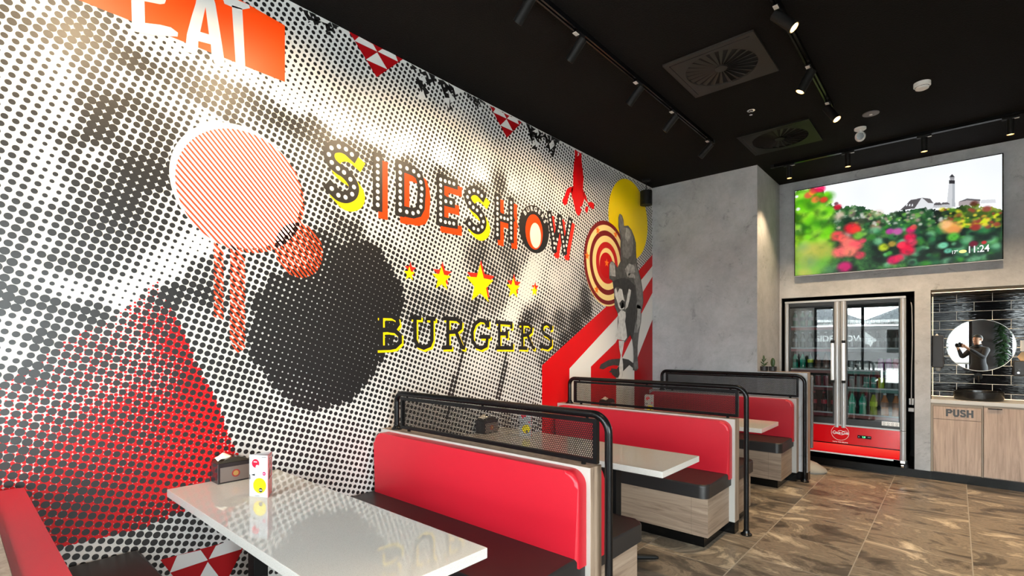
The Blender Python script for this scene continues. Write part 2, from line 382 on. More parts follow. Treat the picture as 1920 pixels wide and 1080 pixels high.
# back wall with two recesses (fridge, washbasin)
N1 = (1.295, 2.617, 2.042); N2 = (2.752, 4.55, 2.045); DEP = 7.52
bw = MB()
bw.box(1.272, N1[0], YB, 8.0, 0, H).box(N1[0], N1[1], YB, 8.0, N1[2], H).box(N1[1], N2[0], YB, 8.0, 0, H).box(N2[0], N2[1], YB, 8.0, N2[2], H).box(N2[1], XR, YB, 8.0, 0, H)
bw = bw.build('wall_back', CONC); struct('wall_back', bw)
NB = M('black_recess_paint', (0.008, 0.008, 0.008), 0.6)
nr = MB().box(N1[0], N1[1], 7.85, 8.0, 0, N1[2]).box(N1[0], N1[0] + 0.004, YB + 0.01, 7.85, 0.09, N1[2]).box(N1[1] - 0.004, N1[1], YB + 0.004, 7.85, 0.0, N1[2]).box(N1[0], N1[1], YB + 0.004, 7.85, N1[2] - 0.004, N1[2])
struct('trim_1', nr.build('trim_1', NB))
tl = MB().box(N2[0], N2[1], DEP, 8.0, 0, N2[2]).build('wall_tiles', TILEM); struct('wall_tiles', tl)
tl2 = MB().box(N2[0], N2[0] + 0.006, YB + 0.012, DEP, 0.868, N2[2] - 0.01).build('trim_2', M('black_gloss_jamb', (0.01, 0.01, 0.01), 0.1)); struct('trim_2', tl2)
ts = MB().box(N2[0], N2[1], YB + 0.006, DEP, N2[2] - 0.03, N2[2] - 0.001).build('trim_3', M('bronze_soffit', rgb(70, 58, 40), 0.35, 0.5)); struct('trim_3', ts)
struct('baseboard_back', MB().box(N1[1] - 0.0, N2[0] + 0.0, YB - 0.012, YB, 0, 0.088).box(1.272, N1[0], YB - 0.012, YB, 0, 0.088).box(N2[1], XR, YB - 0.012, YB, 0, 0.088).build('baseboard_back', KICK))
struct('baseboard_plinth', box('baseboard_plinth', KICK, (N1[0], N1[1], YB - 0.012, 7.84, 0, 0.088)))
WY0, WY1 = -1.8, 0.6
wr = MB().box(XR, XR + 0.2, WY1, 8.2, 0, H).box(XR, XR + 0.2, WY0, WY1, 2.7, H).box(XR, XR + 0.2, WY0, WY1, 0, 0.2).box(XR, XR + 0.2, YS - 0.2, WY0, 0, H).build('wall_right', CONC); struct('wall_right', wr)
# low plaster wall behind the last booth
lw = MB().box(1.2725, 1.77, YC + 0.002, YC + 0.11, 0.09, 1.15).build('wall_low', [mat_concrete('pale_plaster', rgb(176, 176, 178), rgb(206, 206, 208))]); struct('wall_low', lw)
struct('trim_4', MB().box(1.77, 1.776, YC - 0.0, YC + 0.112, 0.09, 1.152).box(1.2725, 1.776, YC - 0.002, YC + 0.112, 1.15, 1.156).build('trim_4', WOODZ))
struct('baseboard_low', box('baseboard_low', KICK, (1.2725, 1.776, YC - 0.004, YC + 0.114, 0, 0.09)))
# shopfront behind the camera
FR = M('charcoal_window_frame', (0.03, 0.03, 0.033), 0.4)
sf = MB()
sf.box(0.0, XR, YS - 0.2, YS, 2.5, H).box(0.0, 3.26, YS - 0.2, YS, 0, 0.42).box(3.26, 3.92, YS - 0.2, YS, 0, 2.5).box(3.92, XR, YS - 0.2, YS, 0, 0.35)
struct('wall_front', sf.build('wall_front', M('charcoal_shopfront_wall', rgb(84, 84, 86), 0.6, var=0.08)))
for k, (a, b, z0, xs) in enumerate(((0.0, 3.26, 0.42, (0.03, 1.11, 2.2, 3.23)), (3.92, XR, 0.35, (3.95, 5.15, 6.37)))):
    f = MB()
    for x in xs: f.box(x - 0.03, x + 0.03, YS - 0.13, YS - 0.05, z0, 2.5)
    f.box(a, b, YS - 0.13, YS - 0.05, z0, z0 + 0.06).box(a, b, YS - 0.13, YS - 0.05, 2.44, 2.5)
    fo = f.build('window_%d' % (k + 1), FR); struct('window_%d' % (k + 1), fo)
    g = box('pane', GLASS, (a + 0.01, b - 0.01, YS - 0.094, YS - 0.086, z0 + 0.02, 2.48), fo)
f = MB()
for y in (WY0 + 0.03, -0.6, WY1 - 0.03): f.box(XR + 0.05, XR + 0.13, y - 0.03, y + 0.03, 0.2, 2.7)
f.box(XR + 0.05, XR + 0.13, WY0, WY1, 0.2, 0.26).box(XR + 0.05, XR + 0.13, WY0, WY1, 2.64, 2.7)
fo = f.build('window_3', FR); struct('window_3', fo)
box('pane', GLASS, (XR + 0.086, XR + 0.094, WY0 + 0.01, WY1 - 0.01, 0.22, 2.68), fo)

# ------------------------------------------------------------------ the mural on wall_left (all shapes in wall metres y, z)
def onwall(x): return lambda y, z: (x, y, z)
INK = M('black_print_ink', (0.011, 0.010, 0.010), 0.40, spec=0.5)
WHITEI = M('white_print_ink', (0.66, 0.65, 0.63), 0.42, spec=0.3)
REDI = M('red_print_ink', rgb(198, 4, 12), 0.42, spec=0.3)
DREDI = M('dark_red_print_ink', rgb(160, 8, 16), 0.42, spec=0.3)
ORI = M('orange_red_print_ink', rgb(252, 62, 0), 0.42, spec=0.3)
YELI = M('yellow_print_ink', rgb(250, 214, 0), 0.42, spec=0.3)
CREAMI = M('cream_print_ink', rgb(244, 214, 140), 0.42, spec=0.3)
# halftone: dot radius in units of the pitch, sampled from the printed picture
TS = [(5,10,.42),(40,45,.46),(70,8,.22),(100,8,.38),(10,80,.33),(60,80,.33),(60,120,.32),(20,160,.32),(100,60,.5),(140,40,.5),(145,60,.56),(170,80,.52),(130,75,.48),(200,55,.45),
(245,62,.3),(285,70,.2),(330,85,.15),(300,95,.3),(110,110,.22),(130,150,.17),(160,120,.48),(180,100,.38),(215,95,.5),(250,115,.55),(270,130,.5),(240,150,.3),(220,160,.36),(205,200,.56),
(190,230,.56),(240,185,.52),(160,190,.5),(120,180,.25),(130,230,.2),(150,160,.45),(170,140,.44),(280,160,.33),(310,140,.42),(350,140,.45),(390,190,.54),(370,175,.5),(330,190,.3),(380,210,.15),
(400,235,.12),(260,210,.45),(280,235,.48),(240,235,.36),(300,240,.46),(350,210,.38),(395,105,.4),(400,125,.2),(440,135,.15),(470,150,.12),(520,175,.1),(560,195,.12),(500,160,.25),(410,160,.5),
(430,185,.53),(460,170,.5),(390,185,.5),(410,195,.35),(420,215,.54),(435,225,.5),(400,240,.12),(410,225,.15),(480,205,.5),(520,220,.5),(560,240,.52),(600,250,.52),(500,190,.4),(460,215,.35),
(480,240,.35),(520,260,.35),(560,280,.37),(590,230,.5),(650,275,.5),(700,300,.5),(640,240,.15),(600,215,.12),(700,262,.12),(750,280,.12),(550,100,.32),(600,120,.33),(650,150,.34),(700,200,.3),
(600,180,.25),(540,130,.25),(750,230,.32),(620,40,.32),(760,270,.15),(830,300,.14),(900,330,.15),(960,350,.2),(700,280,.5),(760,300,.5),(830,322,.5),(900,348,.5),(940,345,.52),(960,370,.4),
(720,345,.33),(770,350,.3),(880,400,.3),(850,200,.32),(1000,260,.32),(900,280,.28),(1000,350,.25),(1100,300,.32),(1150,320,.32),(1200,350,.32),(1050,370,.28),(30,300,.36),(60,350,.36),(90,300,.22),
(95,350,.22),(100,290,.2),(80,370,.25),(140,260,.5),(125,300,.46),(110,400,.46),(150,350,.45),(200,330,.46),(170,290,.28),(165,245,.58),(220,350,.5),(250,330,.58),(270,340,.57),(300,320,.55),
(310,290,.48),(240,370,.57),(230,390,.56),(290,380,.42),(200,420,.5),(150,420,.48),(100,430,.5),(75,450,.25),(50,440,.5),(20,440,.4),(60,400,.42),(90,420,.22),(250,420,.5),(300,420,.42),
(320,395,.38),(340,430,.34),(360,450,.12),(370,460,.1),(280,450,.42),(20,490,.5),(20,560,.6),(40,570,.5),(65,500,.25),(60,540,.35),(50,600,.3),(35,660,.25),(40,600,.28),(90,490,.5),(100,570,.56),
(150,575,.56),(180,590,.54),(80,620,.54),(70,640,.54),(60,690,.54),(120,540,.2),(150,550,.15),(135,550,.15),(120,590,.42),(130,620,.42),(180,530,.4),(200,500,.45),(150,500,.48),(230,560,.12),
(210,540,.2),(255,535,.15),(280,520,.15),(320,505,.12),(330,495,.1),(310,480,.2),(290,500,.22),(250,500,.35),(230,470,.46),(300,525,.2),(320,545,.62),(310,560,.58),(290,560,.5),(345,540,.5),
(380,550,.54),(360,510,.45),(390,500,.45),(340,490,.25),(360,580,.4),(380,620,.4),(260,590,.42),(220,610,.42),(170,640,.45),(300,600,.45),(200,660,.46),(250,680,.42),(330,700,.44),(130,690,.45),
(100,660,.46),(390,680,.42),(100,800,.45),(250,800,.42),(20,850,.5),(60,900,.44),(200,900,.43),(150,930,.5),(350,980,.42),(280,1000,.46),(100,1020,.44),(450,700,.43),(480,780,.42),(560,820,.4),
(600,860,.4),(650,820,.38),(500,900,.42),(400,1060,.44),(480,560,.42),(440,500,.36),(500,510,.4),(450,620,.44),(790,560,.46),(830,570,.47),(880,575,.46),(780,600,.5),(750,630,.4),(800,520,.36),
(850,480,.3),(750,450,.3),(700,420,.3),(650,400,.33),(620,400,.42),(640,415,.5),(660,430,.52),(600,420,.38),(600,440,.55),(610,460,.55),(590,400,.36),(570,400,.36),(740,480,.4),(720,460,.38),
(900,500,.46),(920,520,.48),(960,500,.49),(950,470,.48),(940,450,.46),(980,480,.42),(1000,500,.12),(995,520,.12),(1010,480,.2),(985,545,.12),(960,590,.12),(965,575,.2),(900,460,.48),(880,440,.38),
(890,480,.48),(860,530,.3),(840,500,.28),(940,560,.44),(900,600,.35),(920,570,.44),(870,600,.44),(1040,480,.3),(1060,510,.25),(1040,520,.22),(1080,470,.3),(1030,560,.35),(1010,590,.48),(990,600,.55),
(980,610,.5),(1050,600,.52),(1080,600,.6),(1100,580,.6),(1095,550,.53),(1080,620,.6),(1060,640,.58),(1040,660,.48),(1100,520,.42),(1080,540,.36),(1120,580,.36),(1130,590,.26),(1020,640,.44),
(1022,682,.5),(1000,620,.42),(950,620,.3),(940,640,.34),(960,680,.3),(1000,700,.33),(950,740,.32),(800,700,.35),(700,720,.38),(760,680,.37),(900,680,.28),(860,650,.34),(830,660,.33),(0,1000,.44)]
TB = [(500,560,.59),(530,600,.62),(600,550,.61),(560,500,.56),(650,600,.65),(700,560,.65),(640,520,.64),(680,480,.63),(600,680,.65),(560,740,.58),(660,710,.66),(620,650,.65),(500,680,.61),(480,620,.57),(720,620,.65),(520,540,.55),(590,500,.57),(740,560,.64)]
BLOB = [WL(*p) for p in ((497,530),(512,515),(545,512),(580,498),(610,482),(640,465),(665,453),(690,452),(712,460),(722,488),(738,510),(752,532),(758,560),(755,585),(748,605),(738,632),(725,660),(708,690),(695,710),(678,727),(665,741),(655,752),(632,757),(610,765),(580,768),(558,762),(540,752),(520,735),(498,705),(478,675),(466,650),(462,620),(474,585),(480,560))]
def idw(samples, Y, Z, back=0.355):
    S = np.array([(*WL(a, b), r) for a, b, r in samples])
    out = np.zeros(Y.shape)
    for i in range(0, len(Y), 2000):
        d2 = (Y[i:i + 2000, None] - S[None, :, 0]) ** 2 + (Z[i:i + 2000, None] - S[None, :, 1]) ** 2 + 1e-5
        wgt = 1.0 / (d2 + 0.0012) ** 2.4; bg = 1.0 / (0.13 ** 2) ** 2.4
        out[i:i + 2000] = ((wgt * S[None, :, 2]).sum(1) + bg * back) / (wgt.sum(1) + bg)
    return out
O_, A_, B_ = np.array((1.589, 0.958)), np.array((0.0337, -0.0112)), np.array((0.0112, 0.0335)); PITCH = 0.0355
ii, jj = np.meshgrid(np.arange(-140, 180), np.arange(-120, 140)); ii = ii.ravel(); jj = jj.ravel()
DY = O_[0] + ii * A_[0] + jj * B_[0]; DZ = O_[1] + ii * A_[1] + jj * B_[1]
PAR = ((ii % 2) + 2 * (jj % 2)) * 5e-5
ok = (DY > YS + 0.03) & (DY < YC - 0.01) & (DZ > 0.02) & (DZ < H - 0.012); DY, DZ, PAR = DY[ok], DZ[ok], PAR[ok]
R = idw(TS, DY, DZ)
inb = inpoly(DY, DZ, BLOB); R[inb] = idw(TB, DY[inb], DZ[inb], 0.63)
for line in ([(905,430),(905,480),(893,505)], [(896,560),(876,620),(862,680),(848,735),(838,780)], [(950,650),(945,700),(935,745)]):
    L = [WL(*p) for p in line]
    for a, b in zip(L, L[1:]):
        a, b = np.array(a), np.array(b); ab = b - a
        t = np.clip(((DY - a[0]) * ab[0] + (DZ - a[1]) * ab[1]) / (ab @ ab), 0, 1)
        d = np.hypot(DY - a[0] - t * ab[0], DZ - a[1] - t * ab[1]); R = np.where((d < 0.028) & ~inb, np.maximum(R, 0.50), R)
def discs(name, Y, Z, Rr, x, mat, parent, n=14, par=0.0):
    k = len(Y); t = 2 * np.pi * np.arange(n) / n
    V = np.empty((k, n, 3)); V[:, :, 0] = x + np.broadcast_to(np.asarray(par, float), (k,))[:, None]; V[:, :, 1] = Y[:, None] + Rr[:, None] * np.cos(t); V[:, :, 2] = Z[:, None] + Rr[:, None] * np.sin(t)
    V[:, :, 1] = np.clip(V[:, :, 1], YS + 0.005, YC - 0.001); V[:, :, 2] = np.clip(V[:, :, 2], 0.005, H - 0.001)
    me = bpy.data.meshes.new(name); me.vertices.add(k * n); me.vertices.foreach_set('co', V.ravel())
    me.loops.add(k * n); me.loops.foreach_set('vertex_index', np.arange(k * n, dtype=np.int32)); me.polygons.add(k)
    me.polygons.foreach_set('loop_start', np.arange(0, k * n, n, dtype=np.int32)); me.update(calc_edges=True); me.validate()
    return finish(name, me, mat, parent, smooth=False)
discs('halftone_dots', DY, DZ, R * PITCH, 0.0012, INK, wl, par=PAR)
# red halftone cone, lower left
RP = [WL(*p) for p in ((295,528),(312,560),(330,600),(352,640),(368,680),(385,715),(402,745),(418,785),(432,820),(444,850),(448,890),(420,925),(385,940),(330,965),(280,985),(230,1000),(150,1020),(85,1030),(40,1030),(-40,1030),(-40,730),(0,714),(60,690),(100,650),(150,625),(200,600),(235,575),(262,560),(280,535))]
TR = [(280,545,.22),(200,600,.2),(100,680,.22),(250,650,.28),(200,700,.34),(100,750,.32),(30,800,.34),(330,640,.58),(370,720,.62),(400,780,.62),(300,620,.45),(300,700,.42),(350,800,.58),(250,780,.5),(200,850,.55),(100,850,.5),(50,880,.45),(100,900,.57),(200,950,.62),(300,900,.62),(150,1000,.6),(400,860,.62),(430,830,.5),(60,830,.4),(10,740,.25)]
a, b = np.meshgrid(np.arange(-10, 70), np.arange(20, 110)); ry = a.ravel() * 0.0182 + 0.003; rz = b.ravel() * 0.0175 + 0.009
rpar = ((a.ravel() % 2) + 2 * (b.ravel() % 2)) * 5e-5; ok = inpoly(ry, rz, RP); ry, rz, rpar = ry[ok], rz[ok], rpar[ok]; rr = idw(TR, ry, rz, 0.5) * 0.0198
discs('red_halftone_dots', ry, rz, rr, 0.0006, REDI, wl, 10, par=rpar)

ART = 0.0018
# white disc with orange-red hatching, its two legs and the small hatched ball
CB = (1.092, 2.312)
Flat(onwall(ART)).disc((CB[0] - 0.012, CB[1] + 0.012), 0.337, 64).build('pale_disc', M('warm_white_print_ink', (0.84, 0.80, 0.74), 0.42), wl)
h = Flat(onwall(ART + 0.0006)); hd = math.atan2(-0.364, 0.34); ux, uz = math.cos(hd), math.sin(hd); nx, nz = -uz, ux
big = [(CB[0] + 0.012 + 0.336 * math.cos(t), CB[1] - 0.012 + 0.336 * math.sin(t)) for t in [2 * math.pi * i / 48 for i in range(48)]]
ball = [(1.411 + 0.147 * math.cos(t), 2.02 + 0.165 * math.sin(t)) for t in [2 * math.pi * i / 32 for i in range(32)]]
legl = [(0.945, 2.0), (0.992, 1.96), (0.992, 1.586), (0.945, 1.60)]; legr = [(1.025, 2.0), (1.101, 1.94), (1.101, 1.429), (1.062, 1.406), (1.023, 1.467)]
for ipol, pol in enumerate((big, ball, legl, legr)):
    pol = pol if ipol < 2 else pol[::-1]
    for k in range(-40, 41):
        c = k * 0.0218; hw = 0.0047 if ipol == 0 else 0.0050
        q = pol
        p0 = (CB[0] + nx * (c - hw), CB[1] + nz * (c - hw)); p1 = (CB[0] + nx * (c + hw), CB[1] + nz * (c + hw))
        q = clip_convex(q, p0, (p0[0] + ux, p0[1] + uz))
        if len(q) >= 3: q = clip_convex(q, (p1[0] + ux, p1[1] + uz), p1)
        if len(q) >= 3: h.poly(q)
h.build('hatched_drum_figure', M('vermilion_print_ink', rgb(226, 62, 8), 0.42), wl)
# EAT banner
c3 = lambda P: crop(3, 0, 0, P)
bn = [(-0.2, 3.005), (1.322, 2.997), (1.322, 3.329), (1.0, 3.36), (-0.2, 3.42)]
Flat(onwall(ART)).poly(bn).build('orange_banner', M('orange_banner_ink', rgb(255, 74, 0), 0.42), wl)
L = Flat(onwall(ART + 0.0006))
for P in ([(735,-90),(810,-90),(812,10),(815,130),(790,185),(755,178),(742,150)], [(812,-60),(860,-75),(925,-30),(932,5),(925,22),(900,25),(812,8)], [(790,185),(815,130),(900,140),(960,155),(1000,185),(998,207),(960,205),(860,200)],
          [(1045,250),(1050,195),(1075,100),(1100,20),(1110,-40),(1150,-40),(1155,40),(1125,180),(1115,232),(1113,275),(1105,300),(1085,303),(1045,290)],
          [(1150,-40),(1190,-40),(1210,20),(1235,170),(1255,300),(1265,370),(1240,376),(1205,355),(1190,310),(1185,250),(1175,195),(1155,40)], [(1125,180),(1175,195),(1185,250),(1115,232)],
          [(1303,30),(1362,50),(1380,402),(1340,395),(1325,362)], [(1250,-12),(1290,-18),(1400,28),(1405,47),(1362,55),(1303,40),(1262,22)]):
    L.poly(c3(P))
L.build('banner_lettering', WHITEI, wl)
# bunting of red and white triangles under the ceiling
W1 = [(60,45),(497,275),(285,410)]
whites = [[(103,118),(135,85),(245,146),(281,206)], [(286,206),(320,185),(430,233),(455,293)], [(195,266),(281,212),(368,352)]]
f1 = Flat(onwall(ART)); f2 = Flat(onwall(ART + 0.0006)); A3 = crop(4.319, 640, 50, W1)
top1 = [(A3[0][0], H - 0.001), (A3[1][0], H - 0.001), A3[2]]; src = np.array([[*p, 1] for p in W1], float)
for T in (top1, [(p[0], min(p[1], H - 0.001)) for p in crop(4.319, 640, 50, [(1200,640),(1460,775),(1340,900)])], [(0.705, 0.385), (1.125, 0.385), (0.915, 0.005)]):
    f1.poly(T); A = np.linalg.solve(src, np.array(T, float))
    for q in whites: f2.poly([tuple(np.array([x, y, 1.0]) @ A) for x, y in q])
f1.build('bunting', DREDI, wl); f2.build('bunting_triangles', WHITEI, wl)
rnd = random.Random(4); sp = Flat(onwall(ART - 0.0003)); spw = Flat(onwall(ART - 0.0001))
for (pl, pr, bx, by, sz) in ((568,601,586,50,.040), (603,634,619,66,.040), (769,815,794,186,.062), (822,862,841,207,.062), (874,908,899,205,.030), (985,1017,1003,281,.062), (1018,1048,1034,295,.062)):
    y0, y1 = WL(pl, 100)[0], WL(pr, 100)[0]; yb, zb = WL(bx, by); rows = max(3, int((H - zb) / (sz * 0.62)))
    for k in range(rows):
        f = (k + 0.3) / rows; z = H - 0.008 - (H - zb) * f; ya, yz = y0 + (yb - y0) * f, y1 + (yb - y1) * f; n = max(1, int((yz - ya) / (sz * 1.0)) + 1)
        for i in range(n):
            if rnd.random() < 0.10: continue
            y = ya + (yz - ya) * (i + 0.5) / n + (rnd.random() - .5) * sz * .3; a0 = rnd.choice((0.4, 2.2, 3.6, 5.0)); h0 = sz * (0.55 + 0.35 * rnd.random()); dz = (rnd.random() - .5) * sz * .3
            q = [(y + h0 * math.cos(a0 + t) * (1.35 if t == 0 else .8), min(H - .002, z + dz + h0 * math.sin(a0 + t) * (1.35 if t == 0 else .8))) for t in (0, 2.2, 4.1)]
            (sp if rnd.random() < .84 else spw).poly(q)
sp.build('black_shards', INK, wl); spw.build('white_shards', WHITEI, wl)
# lower right: red and white rays
rays = [((1016,685),(1150,562.5),(1217.5,476)), ((1067.5,691),(1156,595),(1200,527.5),(1217.5,497.5)), ((1107.5,687.5),(1153.7,642.5),(1205,547.5),(1217.5,517.5)), ((1155,695),(1167,670),(1183,637),(1201,591),(1217.5,548)), ((1189,692),(1195,670),(1217.5,598.5))]
YE = YC - 0.001
def edge(P):
    q = [WL(*p) for p in P]; q[-1] = (YE, q[-1][1]); return [(q[0][0], 0.01)] + q
for i, P in enumerate(rays):
    e = edge(P); Flat(onwall(ART + 0.0004 * i)).poly(e + [(YE, 0.01)]).build('red_ray' if i % 2 == 0 else 'white_ray', REDI if i < 4 and i % 2 == 0 else (DREDI if i == 4 else WHITEI), wl)
E2 = ART + 0.0022
Flat(onwall(ART + 0.0002)).disc((5.47, 2.962), 0.482, 64).build('yellow_disc', YELI, wl)
tc_ = (4.955, 2.378); tg = [(0.475, DREDI), (0.445, CREAMI), (0.375, DREDI), (0.315, CREAMI), (0.245, REDI)]
MDR = M('maroon_print_ink', rgb(120, 14, 16), 0.42); CRS = M('crimson_print_ink', rgb(196, 16, 14), 0.42)
t1 = Flat(onwall(E2)); t1.disc((tc_[0] + .01, tc_[1] - .012), 0.478, 64); t1.build('target_rim', CREAMI, wl)
for k, (r, m) in enumerate(((0.472, MDR), (0.425, CREAMI), (0.362, MDR), (0.305, CREAMI), (0.235, CRS), (0.168, CREAMI))):
    Flat(onwall(E2 + 0.0003 * (k + 1))).disc(tc_, r, 64).build('target_ring', m, wl)
Flat(onwall(E2 + 0.0022)).disc((tc_[0] - 0.015, tc_[1] - 0.03), 0.145, 48).build('target_bullseye', REDI, wl)
def star(c, Rr, rot=0.0): return [(c[0] + (Rr if i % 2 == 0 else Rr * 0.42) * math.sin(rot + i * math.pi / 5), c[1] + (Rr if i % 2 == 0 else Rr * 0.42) * math.cos(rot + i * math.pi / 5)) for i in range(10)]
st = Flat(onwall(E2 + 0.0026))
for px, py in ((196,255),(360,295),(98,490),(278,555),(185,800)):
    st.poly(star(crop(4.906, 1080, 380, [(px, py)])[0], 0.05))
st.build('target_stars', M('orange_print_ink', rgb(246, 120, 20), 0.42), wl)
# elephant and girl: printed grey photograph cut-out
EL = E2 + 0.0032
c4 = lambda P: crop(4.906, 1080, 380, P); c5 = lambda P: crop(6.747, 1090, 560, P)
def grey(n, g, v=0.35, s=22): return M(n, (g * 1.03, g, g * 0.96), 0.45, var=v, vscale=s)
G1, G2, G3, G4, G5 = grey('printed_grey_darkest', .035), grey('printed_grey_dark', .085), grey('printed_grey_mid', .17), grey('printed_grey_light', .33), grey('printed_grey_pale', .58, .2)
Flat(onwall(EL)).poly(c5([(220,880),(240,830),(330,780),(380,765),(520,755),(590,770),(650,815),(690,870),(650,880),(600,840),(560,880),(520,920),(500,960),(470,1000),(430,1000),(385,960),(375,935),(340,925),(370,905),(370,880),(440,890),(470,850),(400,840),(330,860),(270,895)])).build('printed_shadow', G1, wl)
body = c4([(385,140),(392,108),(402,104),(420,120),(432,160),(436,215),(475,212),(505,250),(530,310),(546,370),(550,500),(562,590),(592,700),(612,830),(614,920),(600,1000)]) + c5([(745,150),(755,200),(748,300),(722,440),(705,600),(705,760),(715,880),(690,912),(645,905),(650,820),(655,740),(650,620),(635,520),(610,455),(570,520),(540,560),(450,480),(455,200)]) + c4([(375,1010),(350,950),(345,830),(330,720),(300,700),(300,580),(312,545),(335,540),(352,560),(375,600),(408,530),(402,430),(405,330),(385,220)])
Flat(onwall(EL + 0.0003)).poly(body).build('printed_elephant', G2, wl)
e3 = Flat(onwall(EL + 0.0006))
e3.poly(c4([(392,112),(402,108),(418,126),(428,170),(440,230),(490,240),(520,310),(520,400),(510,480),(470,520),(430,500),(418,430),(425,340),(400,260),(392,180)]))
e3.poly(c4([(545,560),(580,700),(606,830),(606,930),(560,1075),(540,1075),(560,900),(545,760),(500,640),(470,650),(440,640),(470,580)]))
e3.poly(c5([(690,60),(745,100),(745,300),(715,430),(660,430),(690,250)])); e3.poly(c5([(660,800),(705,790),(708,880),(665,900)]))
e3.build('printed_elephant_midtones', G3, wl)
Flat(onwall(EL + 0.0008)).poly(c4([(335,725),(372,705),(430,690),(480,705),(540,765),(552,900),(540,1075),(480,1075),(470,985),(495,880),(505,800),(480,790),(455,850),(430,850),(415,790),(395,780),(365,775),(345,800)])).build('printed_elephant_belly', G1, wl)
Flat(onwall(EL + 0.00075)).poly(c5([(590,0),(688,0),(680,250),(655,430),(635,520),(612,458),(575,510),(548,290),(556,200),(560,120)])).build('printed_elephant_belly', G1, wl)
e4 = Flat(onwall(EL + 0.0009))
e4.poly(c4([(305,570),(318,548),(338,548),(350,575),(360,680),(305,672)])); e4.poly(c4([(475,655),(510,645),(535,670),(540,700),(520,690),(480,690)])); e4.poly(c4([(455,230),(485,245),(500,300),(470,360),(445,330)]))
e4.poly(c4([(445,610),(480,560),(530,580),(540,640),(500,650),(470,690)])); e4.poly(c5([(700,120),(742,130),(735,330),(700,400)]))
e4.build('printed_elephant_highlights', G4, wl)
e5 = Flat(onwall(EL + 0.0012))
e5.poly(c4([(350,800),(362,780),(375,830),(395,790),(418,800),(430,860),(440,900),(440,960),(400,985),(385,960),(370,900),(350,850)]))
e5.poly(c4([(470,840),(480,795),(500,805),(495,850),(485,900),(470,960),(445,985),(455,920)]))
e5.poly(c5([(455,190),(500,140),(550,170),(555,220),(545,290),(565,420),(570,490),(540,530),(430,510),(425,470),(450,400),(465,290)])); e5.poly(c5([(465,530),(535,535),(520,640),(505,720),(520,830),(520,960),(495,1025),(450,1020),(475,960),(470,850),(490,720),(470,620)]))
e5.poly(c5([(470,60),(500,30),(540,60),(535,130),(500,140)]))
e5.build('printed_girl', G5, wl)
Flat(onwall(EL + 0.0015)).poly(c5([(480,90),(490,30),(515,15),(540,40),(548,110),(532,110),(528,60),(510,40),(498,70),(495,130)])).build('printed_hair', G1, wl)
# red hanging acrobat
ac = Flat(onwall(ART + 0.0002)); c6 = lambda P: crop(7.2, 1030, 270, P)
top = [(p[0], min(p[1], H - .002)) for p in c6([(340,78),(430,130)])]
ac.poly(top + c6([(435,260),(450,360),(460,480),(450,620),(470,700),(465,760),(440,840),(415,850),(432,900),(405,965),(385,970),(360,930),(340,860),(320,760),(300,700),(295,600),(320,580),(320,400),(330,260),(345,180)]))
ac.poly(c6([(325,578),(270,580),(230,620),(205,700),(172,760),(190,815),(215,832),(240,800),(250,740),(275,660),(310,650)]))
ac.poly(c6([(450,615),(490,690),(520,790),(560,780),(600,800),(605,840),(600,880),(575,875),(540,845),(515,800),(470,740),(455,700)]))
ac.poly(c6([(500,840),(525,850),(520,900),(505,938),(478,890),(485,860)]))
ac.build('red_acrobat', REDI, wl)
Flat(onwall(ART + 0.0006)).poly(c6([(378,115),(400,125),(398,150),(372,168),(385,140)])).build('acrobat_cutout', WHITEI, wl)
# SIDESHOW marquee letters: bulbs measured one by one
q1 = lambda P: crop(6, 590, 250, P); q2 = lambda P: crop(5.683, 800, 310, P)
SH = (0.043, -0.045); HWS = 0.038
lines = []   # (paths, bulbs, colour)
S1 = q1([(417,238),(350,180),(270,150),(187,165),(158,238),(190,328),(260,395),(328,440),(400,518),(440,605),(420,685),(345,720),(265,697),(190,622)])
I1 = q1([(707,y) for y in (290,365,438,512,585,658,730,805)])
D1a = q1([(960,y) for y in (372,442,513,583,655,725,797,867)]); D1b = q1([(1036,395),(1112,427),(1168,475),(1193,550),(1203,622),(1200,695),(1195,758),(1192,828),(1163,885),(1104,900),(1034,885)])
E1 = [q2([(147,y) for y in (152,212,275,337,400,462,525,587)]), q2([(195,168),(240,182),(287,198)]), q2([(202,383),(257,398)]), q2([(197,605),(241,614),(286,622)])]
S2 = q2([(585,325),(546,285),(500,267),(454,285),(433,337),(457,402),(495,448),(535,480),(578,534),(602,600),(590,657),(547,687),(500,672),(454,622)])
H1 = [q2([(752,y) for y in (350,405,462,516,572,627,682,738)]), q2([(898,y) for y in (397,452,507,562,615,667,720,775)]), q2([(790,553),(826,565),(862,575)])]
WW = [q2([(1308,533),(1315,582),(1322,633),(1333,682),(1342,732),(1350,780),(1357,830),(1358,882)]), q2([(1377,837),(1390,790),(1404,700),(1413,655),(1418,572)]), q2([(1418,615),(1432,660),(1438,715),(1445,765),(1453,813),(1460,862),(1467,907)]), q2([(1487,855),(1492,815),(1500,770),(1507,725),(1513,690),(1519,647),(1524,603)])]
def letter(paths, bulbs, col):
    lines.append((paths, bulbs, col))
letter([smoothpath(S1)], S1, YELI); letter([I1], I1, ORI)
letter([D1a, [D1a[0]] + D1b + [D1a[-1]]], D1a + D1b, ORI)
letter([E1[0], [E1[0][0]] + E1[1], [E1[0][4 - 1]] + E1[2], [E1[0][-1]] + E1[3]], sum(E1, []), ORI)
letter([smoothpath(S2)], S2, YELI); letter([H1[0], H1[1], [H1[0][3]] + H1[2] + [H1[1][3]]], sum(H1, []), ORI)
letter([[WW[0][0], WW[0][-1]], [WW[0][-1], WW[1][-1]], [WW[1][-1], WW[2][-1]], [WW[2][-1], WW[3][-1]]], sum(WW, []), M('signal_red_print_ink', rgb(240, 34, 14), 0.42))
blk = Flat(onwall(ART + 0.0006)); bul = Flat(onwall(ART + 0.0009)); shd = {}
